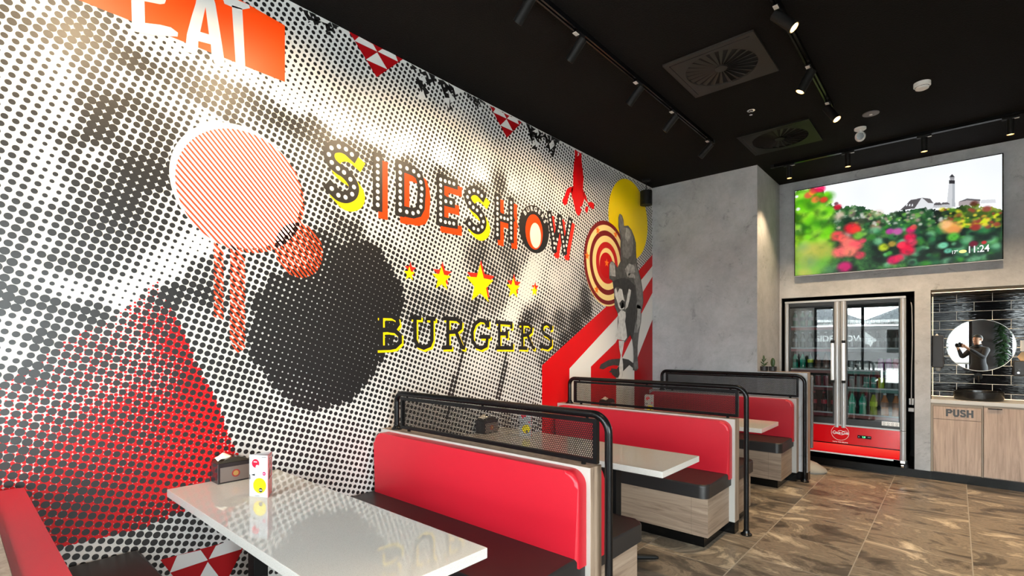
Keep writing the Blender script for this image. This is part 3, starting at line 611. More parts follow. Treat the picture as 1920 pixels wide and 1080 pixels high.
for paths, bulbs, col in lines:
    s = shd.setdefault(col.name, Flat(onwall(ART + 0.0003)))
    for P in paths: blk.stroke(P, HWS, ext=HWS * 1.15); s.stroke(P, HWS, ext=HWS * 1.15, off=SH)
    for b_ in bulbs: bul.disc(b_, 0.0150, 14)
for k, s in shd.items(): s.build('lettering_shadow', bpy.data.materials[k], wl)
blk.build('marquee_lettering', INK, wl); bul.build('marquee_bulb_dots', WHITEI, wl)
oc = (3.655, 2.534)
Flat(onwall(ART + 0.0008)).disc(oc, 0.222, 64).build('letter_o_roundel', INK, wl)
Flat(onwall(ART + 0.0012)).disc((3.650, 2.508), 0.128, 48, 0.163).build('roundel_centre', ORI, wl)
Flat(onwall(ART + 0.0015)).disc((3.668, 2.478), 0.082, 40, 0.118).build('roundel_patch', M('cream_white_print_ink', rgb(240, 224, 200), 0.42), wl)
for i, ch in enumerate('BURGERS'):
    a = math.radians(138 - i * 17.5)
    def fn(x, y, a=a):
        ca, sa = math.cos(a - math.pi / 2), math.sin(a - math.pi / 2); r0 = 0.187
        return (ART + 0.0012, oc[0] + r0 * math.cos(a) + x * ca - y * sa, oc[1] + r0 * math.sin(a) + x * sa + y * ca)
    text_mesh('roundel_lettering', ch, 0.058, fn, WHITEI, wl, bold=0.002)
# BURGERS slab letters
qb = lambda P: crop(5.189, 690, 570, P)
slab = [[(125,115),(125,420)], [(80,112),(230,117),(282,148),(290,195),(258,240),(200,250),(125,254)], [(200,254),(262,262),(310,305),(310,370),(262,415),(210,425),(78,428)],
        [(455,135),(455,350),(480,400),(540,425),(600,400),(620,350),(620,135)], [(410,128),(515,135)], [(562,135),(655,146)],
        [(775,145),(775,420)], [(720,424),(815,422)], [(730,138),(860,147),(903,180),(900,232),(855,268),(775,275)], [(855,272),(915,420),(942,428)],
        [(1160,205),(1135,165),(1090,155),(1040,190),(1012,265),(1015,355),(1050,412),(1100,430),(1150,405),(1160,325)], [(1090,318),(1190,320)], [(1165,158),(1165,225)],
        [(1275,175),(1275,425)], [(1240,175),(1393,188),(1393,238)], [(1275,288),(1350,290)], [(1350,250),(1350,332)], [(1243,426),(1400,428),(1400,375)],
        [(1500,198),(1500,425)], [(1463,426),(1548,430)], [(1465,192),(1560,197),(1590,228),(1585,270),(1550,300),(1500,305)], [(1550,302),(1600,420),(1622,432)],
        [(1780,255),(1765,208),(1735,190),(1702,205),(1692,250),(1712,290),(1750,312),(1780,345),(1780,400),(1745,430),(1705,420),(1685,385)], [(1783,200),(1783,250)], [(1683,385),(1683,434)]]
sb = Flat(onwall(ART + 0.0006)); ss = Flat(onwall(ART + 0.0003))
for P in slab:
    q = qb(P); sb.stroke(q, 0.0165, ext=0.002); ss.stroke(q, 0.0165, ext=0.002, off=(0.014, -0.016))
ss.build('slab_lettering_shadow', YELI, wl); sb.build('slab_lettering', INK, wl)
sy = Flat(onwall(ART + 0.0009)); sr = Flat(onwall(ART + 0.0006))
for x, t, b_ in ((180,195,365),(580,190,478),(1060,170,628),(1470,335,580),(1733,430,558)):
    p, q = crop(6.62, 740, 470, [(x, t), (x, b_)]); Rr = (p[1] - q[1]) / 1.81; c = (p[0], p[1] - Rr)
    sy.poly(star(c, Rr)); sr.poly(star((c[0] + 0.01, c[1] + 0.035), Rr))
sr.build('star_shadows', M('star_red_print_ink', rgb(238, 40, 20), 0.42), wl); sy.build('stars', YELI, wl)
# ------------------------------------------------------------------ booth seating (unit pitch 2.03 m)
CEN = [0.062, 2.026, 4.056, 6.040]
XE = 1.69
def cushion_back(yf, yb):
    # upholstered pad: rounded top corners in the x-z plane, soft front edge; yf front, yb back
    x0, x1, z0, z1, r = 0.03, 1.668, 0.425, 0.868, 0.075
    prof = [(x0, z0), (x1, z0)]
    prof += [(x1 - r + r * math.cos(t), z1 - r + r * math.sin(t)) for t in [math.pi / 2 * i / 8 for i in range(9)]]
    prof += [(x0 + r - r * math.cos(t), z1 - r + r * math.sin(t)) for t in [math.pi / 2 * (8 - i) / 8 for i in range(9)]]
    m = MB(); m.prism([(x, yb, z) for x, z in prof], (0, yf - yb, 0))
    fr = [e for e in m.bm.edges if all(abs(v.co.y - yf) < 1e-6 for v in e.verts)]
    bmesh.ops.bevel(m.bm, geom=fr, offset=0.018, segments=4, affect='EDGES', profile=0.5)
    return m
def seat_pad(c, s, z0=0.372, z1=0.47):
    y0, y1 = c + s * 0.052, c + s * 0.555; x0, x1, r = 0.012, 1.662, 0.06
    pr = [(x0, y0), (x1, y0)] + [(x1 - r + r * math.cos(t), y1 - s * (r - r * math.sin(t))) for t in [math.pi / 2 * i / 8 for i in range(9)]] + [(x0, y1)]
    m = MB(); m.prism([(x, y, z0) for x, y in pr], (0, 0, z1 - z0))
    fr = [e for e in m.bm.edges if all(v.co.z > z1 - 1e-6 for v in e.verts)]
    bmesh.ops.bevel(m.bm, geom=fr, offset=0.016, segments=3, affect='EDGES', profile=0.5)
    return m
def booth(k, sides, label, thick=0.122):
    c = CEN[k]
    t = thing('booth_bench', (0.85, c, 0), label, 'bench', 'back-to-back booth benches along the mural wall' if len(sides) == 2 else None)
    p = MB().box(0.008, XE, c - 0.048, c + 0.048, 0.09, 0.88, bev=0.0015, seg=1).build('divider_panel', WOODZ, t)
    MB().box(0.008, XE - 0.002, c - 0.0495, c - 0.0478, 0.09, 0.8795).build('panel_edging', M('pale_edging_tape', rgb(172, 168, 162), 0.5), t)
    MB().box(0.008, XE - 0.004, c - 0.045, c + 0.045, 0.0, 0.09).build('kickboard', KICK, t)
    for s in sides:
        lab = None
        m = MB(); y0, y1 = sorted((c + s * 0.048, c + s * 0.49)); m.box(0.008, 1.645, y0, y1, 0.085, 0.375)
        for f_ in m.bm.faces:
            if abs(f_.normal.x) > 0.9 or abs(f_.calc_center_median().x - 1.645) < 1e-4: f_.material_index = 1
        m.build('seat_base', [WOODX, WOODY], t)
        MB().box(1.5255, 1.527, *sorted((c + s * 0.47, c + s * 0.4905)), 0.086, 0.374).build('panel_joint', M('joint_brown', rgb(96, 82, 70), 0.6), t)
        m = MB(); y0, y1 = sorted((c + s * 0.048, c + s * 0.455)); m.box(0.012, 1.605, y0, y1, 0.0, 0.085).build('seat_kickboard', KICK, t)
        seat_pad(c, s).build('seat_cushion', BLK, t)
        cushion_back(c + s * thick, c + s * 0.05).build('backrest_cushion', RED, t)
    return t
booth(0, (1,), 'red and black booth bench cut by the lower left corner, nearest the camera', 0.150)
booth(1, (-1, 1), 'nearest full back-to-back booth bench, big red backrest facing the front table')
booth(2, (-1, 1), 'middle back-to-back booth bench behind the second table')
booth(3, (-1,), 'farthest booth bench, set against the low plaster wall')

def railing(k, label, px0=0.12):
    c = CEN[k] + (0.0 if k < 3 else -0.006); yy = c + 0.0
    t = thing('booth_railing', (0.85, yy, 0), label, 'railing', 'black perforated railings on top of the booth benches')
    zt, r, xr, xl, R_ = 1.125, 0.0185, 1.757, px0, 0.085
    path = [(xr, yy, 0.012), (xr, yy, zt - R_)] + [(xr - R_ + R_ * math.cos(a), yy, zt - R_ + R_ * math.sin(a)) for a in [math.pi / 2 * i / 10 for i in range(1, 11)]]
    R2 = 0.06
    path += [(xl + R2 - R2 * math.sin(a), yy, zt - R2 + R2 * math.cos(a)) for a in [math.pi / 2 * i / 8 for i in range(0, 9)]] + [(xl, yy, 0.89)]
    MB().tube(path, r, 16).build('handrail', BMET, t)
    MB().lathe((xr, yy, 0.0), [(0.040, 0), (0.040, 0.010), (0.026, 0.020), (0.022, 0.035)], 24).build('floor_flange', BMET, t)
    MB().lathe((xl, yy, 0.88), [(0.036, 0), (0.036, 0.008), (0.024, 0.018), (0.021, 0.03)], 24).build('top_flange', BMET, t)
    x0, x1, z0, z1, fw = xl + 0.055, 1.70, 0.893, 1.104, 0.021
    f = MB(); d = 0.0125
    f.box(x0, x1, yy - d, yy + d, z0, z0 + fw).box(x0, x1, yy - d, yy + d, z1 - fw, z1).box(x0, x0 + fw, yy - d, yy + d, z0 + fw, z1 - fw).box(x1 - fw, x1, yy - d, yy + d, z0 + fw, z1 - fw)
    for x in (x0 + 0.06, (x0 + x1) / 2, x1 - 0.06): f.box(x - 0.006, x + 0.006, yy - 0.004, yy + 0.004, z1, zt - r + 0.004)
    for x in (x0 + 0.08, x1 - 0.08): f.box(x - 0.01, x + 0.01, yy - 0.006, yy + 0.006, 0.88, z0)
    f.build('mesh_frame', BMET, t)
    # perforated sheet: hexagonal cells with round holes
    p = 0.0112; rh = 0.0042; V = []; F = []; nn = 6
    nx_ = int((x1 - x0 - 2 * fw) / p); nz_ = int((z1 - z0 - 2 * fw) / (p * 0.866))
    ox = x0 + fw + p / 2; oz = z0 + fw + p / 2
    for j in range(nz_):
        for i in range(nx_):
            cx_, cz_ = ox + i * p + (p / 2 if j % 2 else 0), oz + j * p * 0.866; b = len(V); Rh = p / math.sqrt(3)
            for q in range(nn):
                a = math.pi / 6 + q * math.pi / 3; V.append((cx_ + Rh * math.cos(a), yy, cz_ + Rh * math.sin(a)))
            for q in range(nn):
                a = math.pi / 6 + q * math.pi / 3; V.append((cx_ + rh * 1.07 * math.cos(a), yy, cz_ + rh * 1.07 * math.sin(a)))
            for q in range(nn): F.append((b + q, b + (q + 1) % nn, b + nn + (q + 1) % nn, b + nn + q))
    me = bpy.data.meshes.new('perforated_sheet'); me.from_pydata(V, [], F); me.update()
    o = finish('perforated_sheet', me, BMAT, t, smooth=False)
    md = o.modifiers.new('thickness', 'SOLIDIFY'); md.thickness = 0.0015; md.offset = 0
    return t
railing(1, 'black rail and perforated screen on the nearest full booth bench')
railing(2, 'black rail and perforated screen on the middle booth bench')
railing(3, 'black rail and perforated screen in front of the low plaster wall', 0.16)

# ------------------------------------------------------------------ tables
def table(y0, y1, label):
    cy = (y0 + y1) / 2
    t = thing('dining_table', (0.86, cy, 0), label, 'table', 'pale stone booth tables on black pedestals')
    MB().box(0.006, 1.708, y0, y1, 0.692, 0.73, bev=0.003).build('table_top', QUARTZ, t)
    for x in (0.42, 1.24):
        MB().box(x - 0.034, x + 0.034, cy - 0.034, cy + 0.034, 0.02, 0.685, bev=0.003).build('pedestal', BMAT, t)
        MB().box(x - 0.17, x + 0.17, cy - 0.17, cy + 0.17, 0.682, 0.692).build('top_plate', BMAT, t)
        for a in (45, 135, 225, 315):
            m = MB(); d = Vector((math.cos(math.radians(a)), math.sin(math.radians(a)), 0))
            p0 = Vector((x, cy, 0.030)); m.tube([p0, p0 + d * 0.10, p0 + d * 0.28 - Vector((0, 0, 0.010)), p0 + d * 0.30 - Vector((0, 0, 0.014))], [0.022, 0.020, 0.015, 0.010], 10).build('foot', BMAT, t)
    return t
TY = [(0.732, 1.278), (2.70, 3.245), (4.64, 5.186)]
table(*TY[0], 'pale stone table in the foreground with the clear reflection of the dotted wall')
table(*TY[1], 'pale stone table between the nearest and middle booth benches')
table(*TY[2], 'pale stone table in the farthest booth')

def napkin_box(x, y, z, label):
    t = thing('napkin_dispenser', (x, y, z), label, 'napkin dispenser', 'black napkin dispensers on the booth tables')
    hx, hy, h_ = 0.05, 0.082, 0.105
    MB().box(x - hx, x + hx, y - hy, y + hy, z, z + h_, bev=0.004).build('case', M('smoky_brown_plastic', rgb(46, 40, 42), 0.12), t)
    m = MB(); n = 12
    pr = [(y - hy * 0.98 + 2 * hy * 0.98 * i / n, z + h_ + 0.026 * math.sin(math.pi * i / n)) for i in range(n + 1)]
    m.prism([(x - hx * 0.98, a, b) for a, b in pr], (2 * hx * 0.98, 0, 0)).build('lid', M('dark_olive_plastic', rgb(52, 48, 40), 0.25), t)
    MB().box(x + hx, x + hx + 0.0015, y - hy + 0.012, y + hy - 0.004, z + 0.008, z + h_ - 0.022).build('front_card', M('taupe_card', rgb(112, 100, 94), 0.4), t)
    f = Flat(lambda u, v: (x + hx + 0.0022, y + u, z + v)); f.disc((0.005, 0.046), 0.020, 28).build('emblem_ring', M('dull_red_print', rgb(150, 46, 44), 0.4), t)
    f = Flat(lambda u, v: (x + hx + 0.0026, y + u, z + v)); f.disc((0.005, 0.046), 0.0135, 24).build('emblem_centre', M('dull_gold_print', rgb(168, 130, 72), 0.4), t)
    # crumpled paper napkin pulled out of the slot
    bm = bmesh.new(); g = {}; rr = random.Random(int(y * 100))
    nu, nv = 14, 7
    for i in range(nu + 1):
        for j in range(nv + 1):
            u = i / nu; v = j / nv
            g[i, j] = bm.verts.new((x + (v - 0.5) * 0.07 * (1 - 0.5 * u), y - 0.075 + 0.12 * u, z + h_ + 0.008 + 0.036 * math.sin(math.pi * min(1, u * 1.25 + 0.1)) * (0.4 + 0.6 * math.sin(math.pi * v)) + 0.003 * math.sin(17 * u + 6 * v)))
    for i in range(nu):
        for j in range(nv): bm.faces.new((g[i, j], g[i + 1, j], g[i + 1, j + 1], g[i, j + 1]))
    me = bpy.data.meshes.new('paper_napkin'); bm.to_mesh(me); bm.free()
    o = finish('paper_napkin', me, M('paper', rgb(238, 226, 206), 0.8), t); md = o.modifiers.new('s', 'SOLIDIFY'); md.thickness = 0.0008
    return t
def menu_stand(A, B, z, label, hh=0.197):
    A, B = Vector((*A, z)), Vector((*B, z)); AB = B - A; nrm = Vector((-AB.y, AB.x, 0)).normalized(); D = (A + B) / 2 + nrm * AB.length * 0.866
    cen = (A + B + D) / 3
    t = thing('menu_stand', cen, label, 'menu stand', 'three-sided menu stands on the booth tables')
    up = Vector((0, 0, hh))
    def sheet(P, Q, name, mat):
        d = (Q - P); n = Vector((d.y, -d.x, 0)).normalized()
        m = MB(); m.prism([P, Q, Q + up, P + up], -n * 0.0022); return m.build(name, mat, t), d, n
    wp = M('white_card_gloss', (0.5, 0.5, 0.5), 0.25); rp = M('red_card_gloss', rgb(206, 40, 44), 0.2)
    o, d, n = sheet(A, B, 'white_panel', wp); sheet(B, D, 'red_panel', rp); sheet(D, A, 'back_panel', wp)
    L = d.length; du = d.normalized()
    def on(u, v, e=0.0008): return A + du * (u * L) + Vector((0, 0, v * hh)) + n * e
    F = lambda e: Flat(lambda u, v: tuple(on(u, v, e)))
    k = L / hh
    def dsc(c, r, e, mat, nm): F(e).disc(c, r, 28, r * k).build(nm, mat, t)
    dsc((0.34, 0.80), 0.195, 0.0008, M('menu_red', rgb(220, 20, 50), 0.3), 'red_spot'); dsc((0.44, 0.72), 0.09, 0.0014, wp, 'spot_notch')
    dsc((0.79, 0.565), 0.085, 0.0008, M('menu_pink', rgb(222, 30, 90), 0.3), 'pink_spot')
    F(0.0006).ring((0.54, 0.57), 0.205, 0.215, 28, ry=k).build('thin_ring', M('menu_grey', (0.5, 0.5, 0.5), 0.4), t)
    dsc((0.55, 0.27), 0.34, 0.0007, M('menu_dark_yellow', rgb(214, 150, 0), 0.3), 'yellow_spot_shadow'); dsc((0.565, 0.275), 0.335, 0.0011, M('menu_yellow', rgb(255, 232, 0), 0.3), 'yellow_spot')
    dsc((0.62, 0.165), 0.105, 0.0016, M('menu_black', (0.02, 0.02, 0.02), 0.3), 'black_spot')
    for q in ([(0.545, 0.155), (0.70, 0.155), (0.70, 0.18), (0.545, 0.18)], [(0.25, 0.825), (0.43, 0.825), (0.43, 0.85), (0.25, 0.85)], [(0.74, 0.558), (0.84, 0.558), (0.84, 0.572), (0.74, 0.572)]): F(0.0021).poly(q).build('printed_bar', wp, t)
    for q in ([(0.10, 0.52), (0.30, 0.495), (0.30, 0.55)], [(0.03, 0.40), (0.07, 0.42), (0.05, 0.53), (0.02, 0.52)], [(0.66, 0.955), (0.92, 0.955), (0.92, 0.965), (0.66, 0.965)], [(0.30, 0.02), (0.55, 0.02), (0.55, 0.028), (0.30, 0.028)]): F(0.0009).poly(q).build('printed_mark', M('menu_black'), t)
    # printed shapes on the red side
    d2 = (D - B); n2 = Vector((d2.y, -d2.x, 0)).normalized(); L2 = d2.length; du2 = d2.normalized()
    f = Flat(lambda u, v: tuple(B + du2 * (u * L2) + Vector((0, 0, v * hh)) + n2 * 0.0008))
    for c, r in (((.45, .80), .2), ((.5, .56), .16)): f.ring(c, r * .72, r, 24, ry=k)
    f.poly([(.2, .93), (.8, .90), (.8, .93), (.2, .96)]); f.poly([(.2, .38), (.85, .40), (.85, .43), (.2, .41)]); f.build('red_side_print', M('pale_pink_print', rgb(236, 190, 184), 0.3), t)
    f = Flat(lambda u, v: tuple(B + du2 * (u * L2) + Vector((0, 0, v * hh)) + n2 * 0.0011)); f.disc((.5, .56), .09, 20, .09 * k); f.poly([(.1, .40), (.35, .42), (.3, .56), (.12, .5)]); f.build('red_side_dark_print', M('dark_maroon_print', rgb(70, 10, 14), 0.3), t)
    return t
ZT = 0.7302
napkin_box(0.060, 1.01, ZT, 'black napkin dispenser on the foreground table, beside the menu stand')
napkin_box(0.060, 2.96, ZT, 'black napkin dispenser on the second table, seen through the nearest mesh screen')
napkin_box(0.060, 4.86, ZT, 'black napkin dispenser on the farthest table, seen through the middle mesh screen')
menu_stand((0.432, 0.960), (0.525, 1.009), ZT, 'three-sided menu stand with yellow spot on the foreground table')
menu_stand((0.36, 3.02), (0.44, 3.075), ZT, 'three-sided menu stand with yellow spot, seen through the nearest mesh screen')
menu_stand((0.50, 4.88), (0.58, 4.935), ZT, 'three-sided menu stand seen through the middle mesh screen')

# ------------------------------------------------------------------ ceiling fittings
def track(name, p0, p1, label):
    t = thing(name, ((p0[0] + p1[0]) / 2, (p0[1] + p1[1]) / 2, H), label, 'lighting track')
    dx, dy = p1[0] - p0[0], p1[1] - p0[1]; w_ = 0.0175
    if abs(dx) > abs(dy): a = [(p0[0], p1[0], p0[1] - w_, p0[1] - 0.006), (p0[0], p1[0], p0[1] + 0.006, p0[1] + w_)]
    else: a = [(p0[0] - w_, p0[0] - 0.006, p0[1], p1[1]), (p0[0] + 0.006, p0[0] + w_, p0[1], p1[1])]
    m = MB()
    for b_ in a: m.box(*b_, H - 0.034, H)
    m.build('rail_profile', BMET, t)
    if abs(dx) > abs(dy): MB().box(p0[0], p1[0], p0[1] - 0.006, p0[1] + 0.006, H - 0.014, H).build('conductor', BMAT, t)
    else: MB().box(p0[0] - 0.006, p0[0] + 0.006, p0[1], p1[1], H - 0.014, H).build('conductor', BMAT, t)
    e = MB()
    for p in (p0, p1):
        e.box(p[0] - 0.019, p[0] + 0.019, p[1] - 0.019, p[1] + 0.019, H - 0.036, H - 0.001)
    e.build('end_cap', BMAT, t)
    return t
track('lighting_track', (1.14, YS + 0.1), (1.14, 5.06), 'black ceiling track running beside the mural wall')
track('lighting_track', (2.163, YS + 0.1), (2.163, 4.98), 'black ceiling track right of the large square diffuser')
track('lighting_track', (1.40, 6.21), (4.6, 6.21), 'black ceiling track in front of the television wall')
def spot(p, d, label, group, power, size, blend=0.6, along='y', on=True, axis_len=0.125, rad=0.029):
    d = Vector(d).normalized(); piv = Vector((p[0], p[1], H - 0.085))
    t = thing('track_spotlight', (p[0], p[1], H - 0.034), label, 'spotlight', group)
    if along == 'y': MB().box(p[0] - 0.015, p[0] + 0.015, p[1] - 0.055, p[1] + 0.03, H - 0.052, H - 0.0345).build('adaptor', BMAT, t)
    else: MB().box(p[0] - 0.055, p[0] + 0.055, p[1] - 0.015, p[1] + 0.015, H - 0.052, H - 0.0345).build('adaptor', BMAT, t)
    if along == 'y': MB().box(p[0] - 0.013, p[0] + 0.013, p[1] - 0.075, p[1] - 0.035, H - 0.056, H - 0.0525).build('adaptor_label', M('pale_label', (0.6, 0.56, 0.52), 0.4), t)
    else: MB().box(p[0] + 0.01, p[0] + 0.055, p[1] - 0.016, p[1] + 0.004, H - 0.056, H - 0.0525).build('adaptor_label', M('pale_label'), t)
    MB().cyl((p[0], p[1], H - 0.054), piv, 0.007, n=10).build('stem', BMAT, t)
    a = piv - d * 0.03; b_ = piv + d * axis_len
    MB().cyl(a, b_, rad, n=28, cap=False).cyl(a, a + d * 0.002, rad, n=28).build('lamp_body', BMAT, t)
    MB().cyl(b_ - d * 0.012, b_ - d * 0.011, rad * 0.86, n=24).build('lamp_lens', LAMP, t)
    m = MB(); q = d.to_track_quat('Z', 'Y').to_matrix(); n = 28; V = []
    ri, ro = rad * 0.86, rad
    rings = [[m.bm.verts.new(b_ + q @ Vector((r_ * math.cos(2 * math.pi * i / n), r_ * math.sin(2 * math.pi * i / n), zz))) for i in range(n)] for r_, zz in ((ro, 0.0), (ri, 0.001), (ri, -0.010))]
    for A0, B0 in zip(rings, rings[1:]):
        for i in range(n): m.bm.faces.new((A0[i], A0[(i + 1) % n], B0[(i + 1) % n], B0[i]))
    m.build('trim_ring', M('gold_reflector', (0.9, 0.7, 0.4), 0.25, 0.9), t)
    if power > 0:
        l = bpy.data.lights.new('spotlight_beam', 'SPOT'); l.energy = power; l.color = WARM; l.spot_size = size; l.spot_blend = blend; l.shadow_soft_size = 0.022
        o = bpy.data.objects.new('spotlight_beam', l); COL.objects.link(o); o.parent = t
        o.location = (b_ + d * 0.006) - t.location; o.rotation_euler = d.to_track_quat('-Z', 'Y').to_euler()
    return t
wash = [-1.1, -0.3, 0.5, 1.3, 2.2, 2.72, 3.52, 4.16, 4.98]
names = {2.2: 'cut by the top edge of the photo', 2.72: 'unlit-looking, left of the large diffuser', 3.52: 'nearest below the large diffuser corner', 4.16: 'second from the far end of that track', 4.98: 'last at the far end of that track'}
for y in wash:
    spot((1.14, y), (-0.80, 0.0, -0.74), 'black spotlight aimed at the mural, ' + names.get(y, 'on the stretch of track above the camera'), 'spotlights on the track beside the mural', SPOT_WALL * {4.16: 0.7, 4.98: 0.35}.get(y, 1.0), math.radians(92), 0.75)
for (y, d, e) in ((3.29, (0.55, 0.05, -0.62), 'big lit lens, nearest on the middle track'), (4.14, (-0.45, -0.1, -0.85), 'middle one, tilted down to the left'), (4.86, (0.45, -0.15, -0.75), 'last on the middle track with a lit lens'), (1.6, (0.3, 0, -0.9), 'on the middle track above the camera'), (0.0, (0.2, 0, -0.9), 'on the middle track above the photographer')):
    spot((2.163, y), d, 'black spotlight, ' + e, 'spotlights on the middle track', SPOT_FLOOR, math.radians(75), 0.6, rad=0.032)
for x, e in ((1.57, 'beside the column'), (2.116, 'second from the column'), (2.729, 'third from the column'), (3.316, 'rightmost, near the picture edge'), (4.0, 'beyond the right picture edge')):
    spot((x, 6.21), (0, 0.06, -1), 'small black downlight on the track before the television, ' + e, 'downlights on the track before the television', SPOT_DOWN, math.radians(92), 0.6, along='x', axis_len=0.10, rad=0.026)

def diffuser(cx_, cy_, s, rr, label, mat):
    t = thing('air_diffuser', (cx_, cy_, H), label, 'air diffuser', 'square swirl air diffusers in the ceiling')
    n = 64; hs = s / 2; z0, z1 = H - 0.016, H - 0.001
    m = MB(); bm = m.bm
    def sq(a):
        c_, s_ = math.cos(a), math.sin(a); k = hs / max(abs(c_), abs(s_)); return (cx_ + c_ * k, cy_ + s_ * k)
    R1 = [[bm.verts.new((*sq(2 * math.pi * (i + 0.0) / n + math.pi / 4), z)) for i in range(n)] for z in (z1, z0)]
    R2 = [[bm.verts.new((cx_ + rr * math.cos(2 * math.pi * i / n + math.pi / 4), cy_ + rr * math.sin(2 * math.pi * i / n + math.pi / 4), z)) for i in range(n)] for z in (z0, z1 + 0.0)]
    for A0, B0 in ((R1[0], R1[1]), (R1[1], R2[0]), (R2[0], R2[1])):
        for i in range(n): bm.faces.new((A0[i], A0[(i + 1) % n], B0[(i + 1) % n], B0[i]))
    m.build('face_plate', mat, t)
    f = MB(); g = hs - 0.035
    for b_ in ((-g, g, -g, -g + 0.005), (-g, -g + 0.005, -g, g)): f.box(cx_ + b_[0], cx_ + b_[1], cy_ + b_[2], cy_ + b_[3], z0 - 0.0008, z0)
    f.build('plate_groove', KICK, t)
    MB().cyl((cx_, cy_, H - 0.003), (cx_, cy_, H - 0.001), rr * 0.995, n=48).build('dark_throat', M('pitch_black', (0.001, 0.001, 0.001), 0.9), t)
    for k in range(24):
        a = 2 * math.pi * k / 24; b = MB(); r0, r1 = 0.035, rr * 0.985; da = 0.055
        c0, s0 = math.cos(a), math.sin(a); c1, s1 = math.cos(a + da * 1.6), math.sin(a + da * 1.6)
        wv = 0.030
        P = lambda r, w_, z: (cx_ + r * c0 - w_ * s0, cy_ + r * s0 + w_ * c0, z)
        b.prism([P(r0, 0, H - 0.014), P(r1, 0, H - 0.015), P(r1, wv, H - 0.005), P(r0, wv * 0.18, H - 0.008)], (0, 0, 0.0012)).build('swirl_blade', mat, t)
    MB().cyl((cx_, cy_, H - 0.019), (cx_, cy_, H - 0.004), 0.042, n=28).build('hub', mat, t)
    return t
diffuser(1.668, 3.765, 0.62, 0.245, 'large square ceiling diffuser with swirl blades, nearer and bigger in view', M('dark_brown_grille_paint', (0.030, 0.026, 0.023), 0.5, spec=0.25))
diffuser(1.66, 5.43, 0.62, 0.245, 'square ceiling diffuser nearer the column, almost black', M('near_black_grille_paint', (0.007, 0.0066, 0.0062), 0.5, spec=0.15))
t = thing('smoke_detector', (2.759, 5.035, H), 'pale round smoke detector on the black ceiling', 'smoke detector')
MB().lathe((2.759, 5.035, H - 0.052), [(0.030, 0), (0.042, 0.006), (0.044, 0.018), (0.054, 0.024), (0.054, 0.0515)], 32).build('housing', WHITEP, t)
MB().lathe((2.759, 5.035, H - 0.035), [(0.0445, 0), (0.046, 0.003), (0.0445, 0.006)], 32).build('vent_slot', KICK, t)
t = thing('fire_sprinkler', (1.625, 4.63, H), 'small chrome fire sprinkler between the two diffusers', 'sprinkler')
MB().lathe((1.625, 4.63, H - 0.008), [(0.030, 0.007), (0.032, 0.001), (0.018, 0.0), (0.018, 0.007)], 28).build('escutcheon', CHROME, t)
MB().cyl((1.625, 4.63, H - 0.04), (1.625, 4.63, H - 0.006), 0.005).cyl((1.625, 4.63, H - 0.044), (1.625, 4.63, H - 0.041), 0.013).build('nozzle', CHROME, t)
t = thing('ceiling_speaker_plate', (2.395, 5.40, H), 'flat round grey disc on the ceiling behind the smoke detector', 'ceiling disc')
MB().lathe((2.395, 5.40, H - 0.010), [(0.050, 0), (0.062, 0.004), (0.062, 0.0095)], 32).build('disc', M('mid_grey_plastic', (0.16, 0.16, 0.17), 0.5), t)
MB().cyl((2.395, 5.40, H - 0.014), (2.395, 5.40, H - 0.009), 0.012).build('centre_stud', WHITEP, t)
t = thing('security_camera', (2.283, 5.697, H), 'white ceiling security camera with dark round lens', 'camera')
MB().lathe((2.283, 5.697, H - 0.022), [(0.040, 0), (0.048, 0.006), (0.048, 0.0215)], 28).build('mount', WHITEP, t)
MB().cyl((2.283, 5.697, H - 0.04), (2.283, 5.697, H - 0.02), 0.012).build('neck', WHITEP, t)
hd = MB(); r = bmesh.ops.create_uvsphere(hd.bm, u_segments=24, v_segments=16, radius=0.043)
for v in r['verts']: v.co = Vector((2.283 + v.co.x, 5.697 + v.co.y, H - 0.080 + v.co.z * 1.1))
hd.build('head', WHITEP, t)
dv = Vector((CAMX - 2.283, -5.697, -1.6)).normalized(); c0 = Vector((2.283, 5.697, H - 0.080))
MB().cyl(c0 + dv * 0.030, c0 + dv * 0.0445, 0.030, n=24).build('lens_window', M('camera_black', (0.01, 0.01, 0.01), 0.1), t)
t = thing('pendant_speaker', (0.10, 5.72, H), 'black cylinder speaker hanging in the corner by the column', 'speaker')
MB().cyl((0.10, 5.72, 3.175), (0.10, 5.72, 3.345), 0.072, n=32).build('body', BMAT, t)
MB().cyl((0.10, 5.72, 3.345), (0.10, 5.72, H - 0.02), 0.004, n=8).build('suspension_wire', BMAT, t)
MB().cyl((0.10, 5.72, H - 0.022), (0.10, 5.72, H - 0.001), 0.05, n=24).build('ceiling_rose', BMAT, t)

# ------------------------------------------------------------------ television
TX0, TX1, TZ0, TZ1, TYF = 1.452, 3.312, 2.296, 3.368, YB - 0.058
t = thing('television', ((TX0 + TX1) / 2, YB, (TZ0 + TZ1) / 2), 'large wall television showing a lighthouse above red and green bushes', 'television')
MB().box(TX0, TX1, TYF, TYF + 0.030, TZ0, TZ1, bev=0.002).box(TX0 + 0.35, TX1 - 0.35, TYF + 0.03, YB - 0.001, TZ0 + 0.25, TZ1 - 0.25).build('housing', M('tv_black', (0.01, 0.01, 0.011), 0.25), t)
MB().box(TX0, TX1, TYF - 0.002, TYF + 0.002, TZ0, TZ0 + 0.010).build('bottom_trim', ALU, t)
NU, NV = 560, 322; sx0, sx1, sz0, sz1 = TX0 + 0.010, TX1 - 0.010, TZ0 + 0.014, TZ1 - 0.010
gx, gz = np.meshgrid(np.linspace(sx0, sx1, NU), np.linspace(sz1, sz0, NV))
tv = lambda P: crop(3.856, 1440, 280, P, WB)
rg = np.random.RandomState(3)
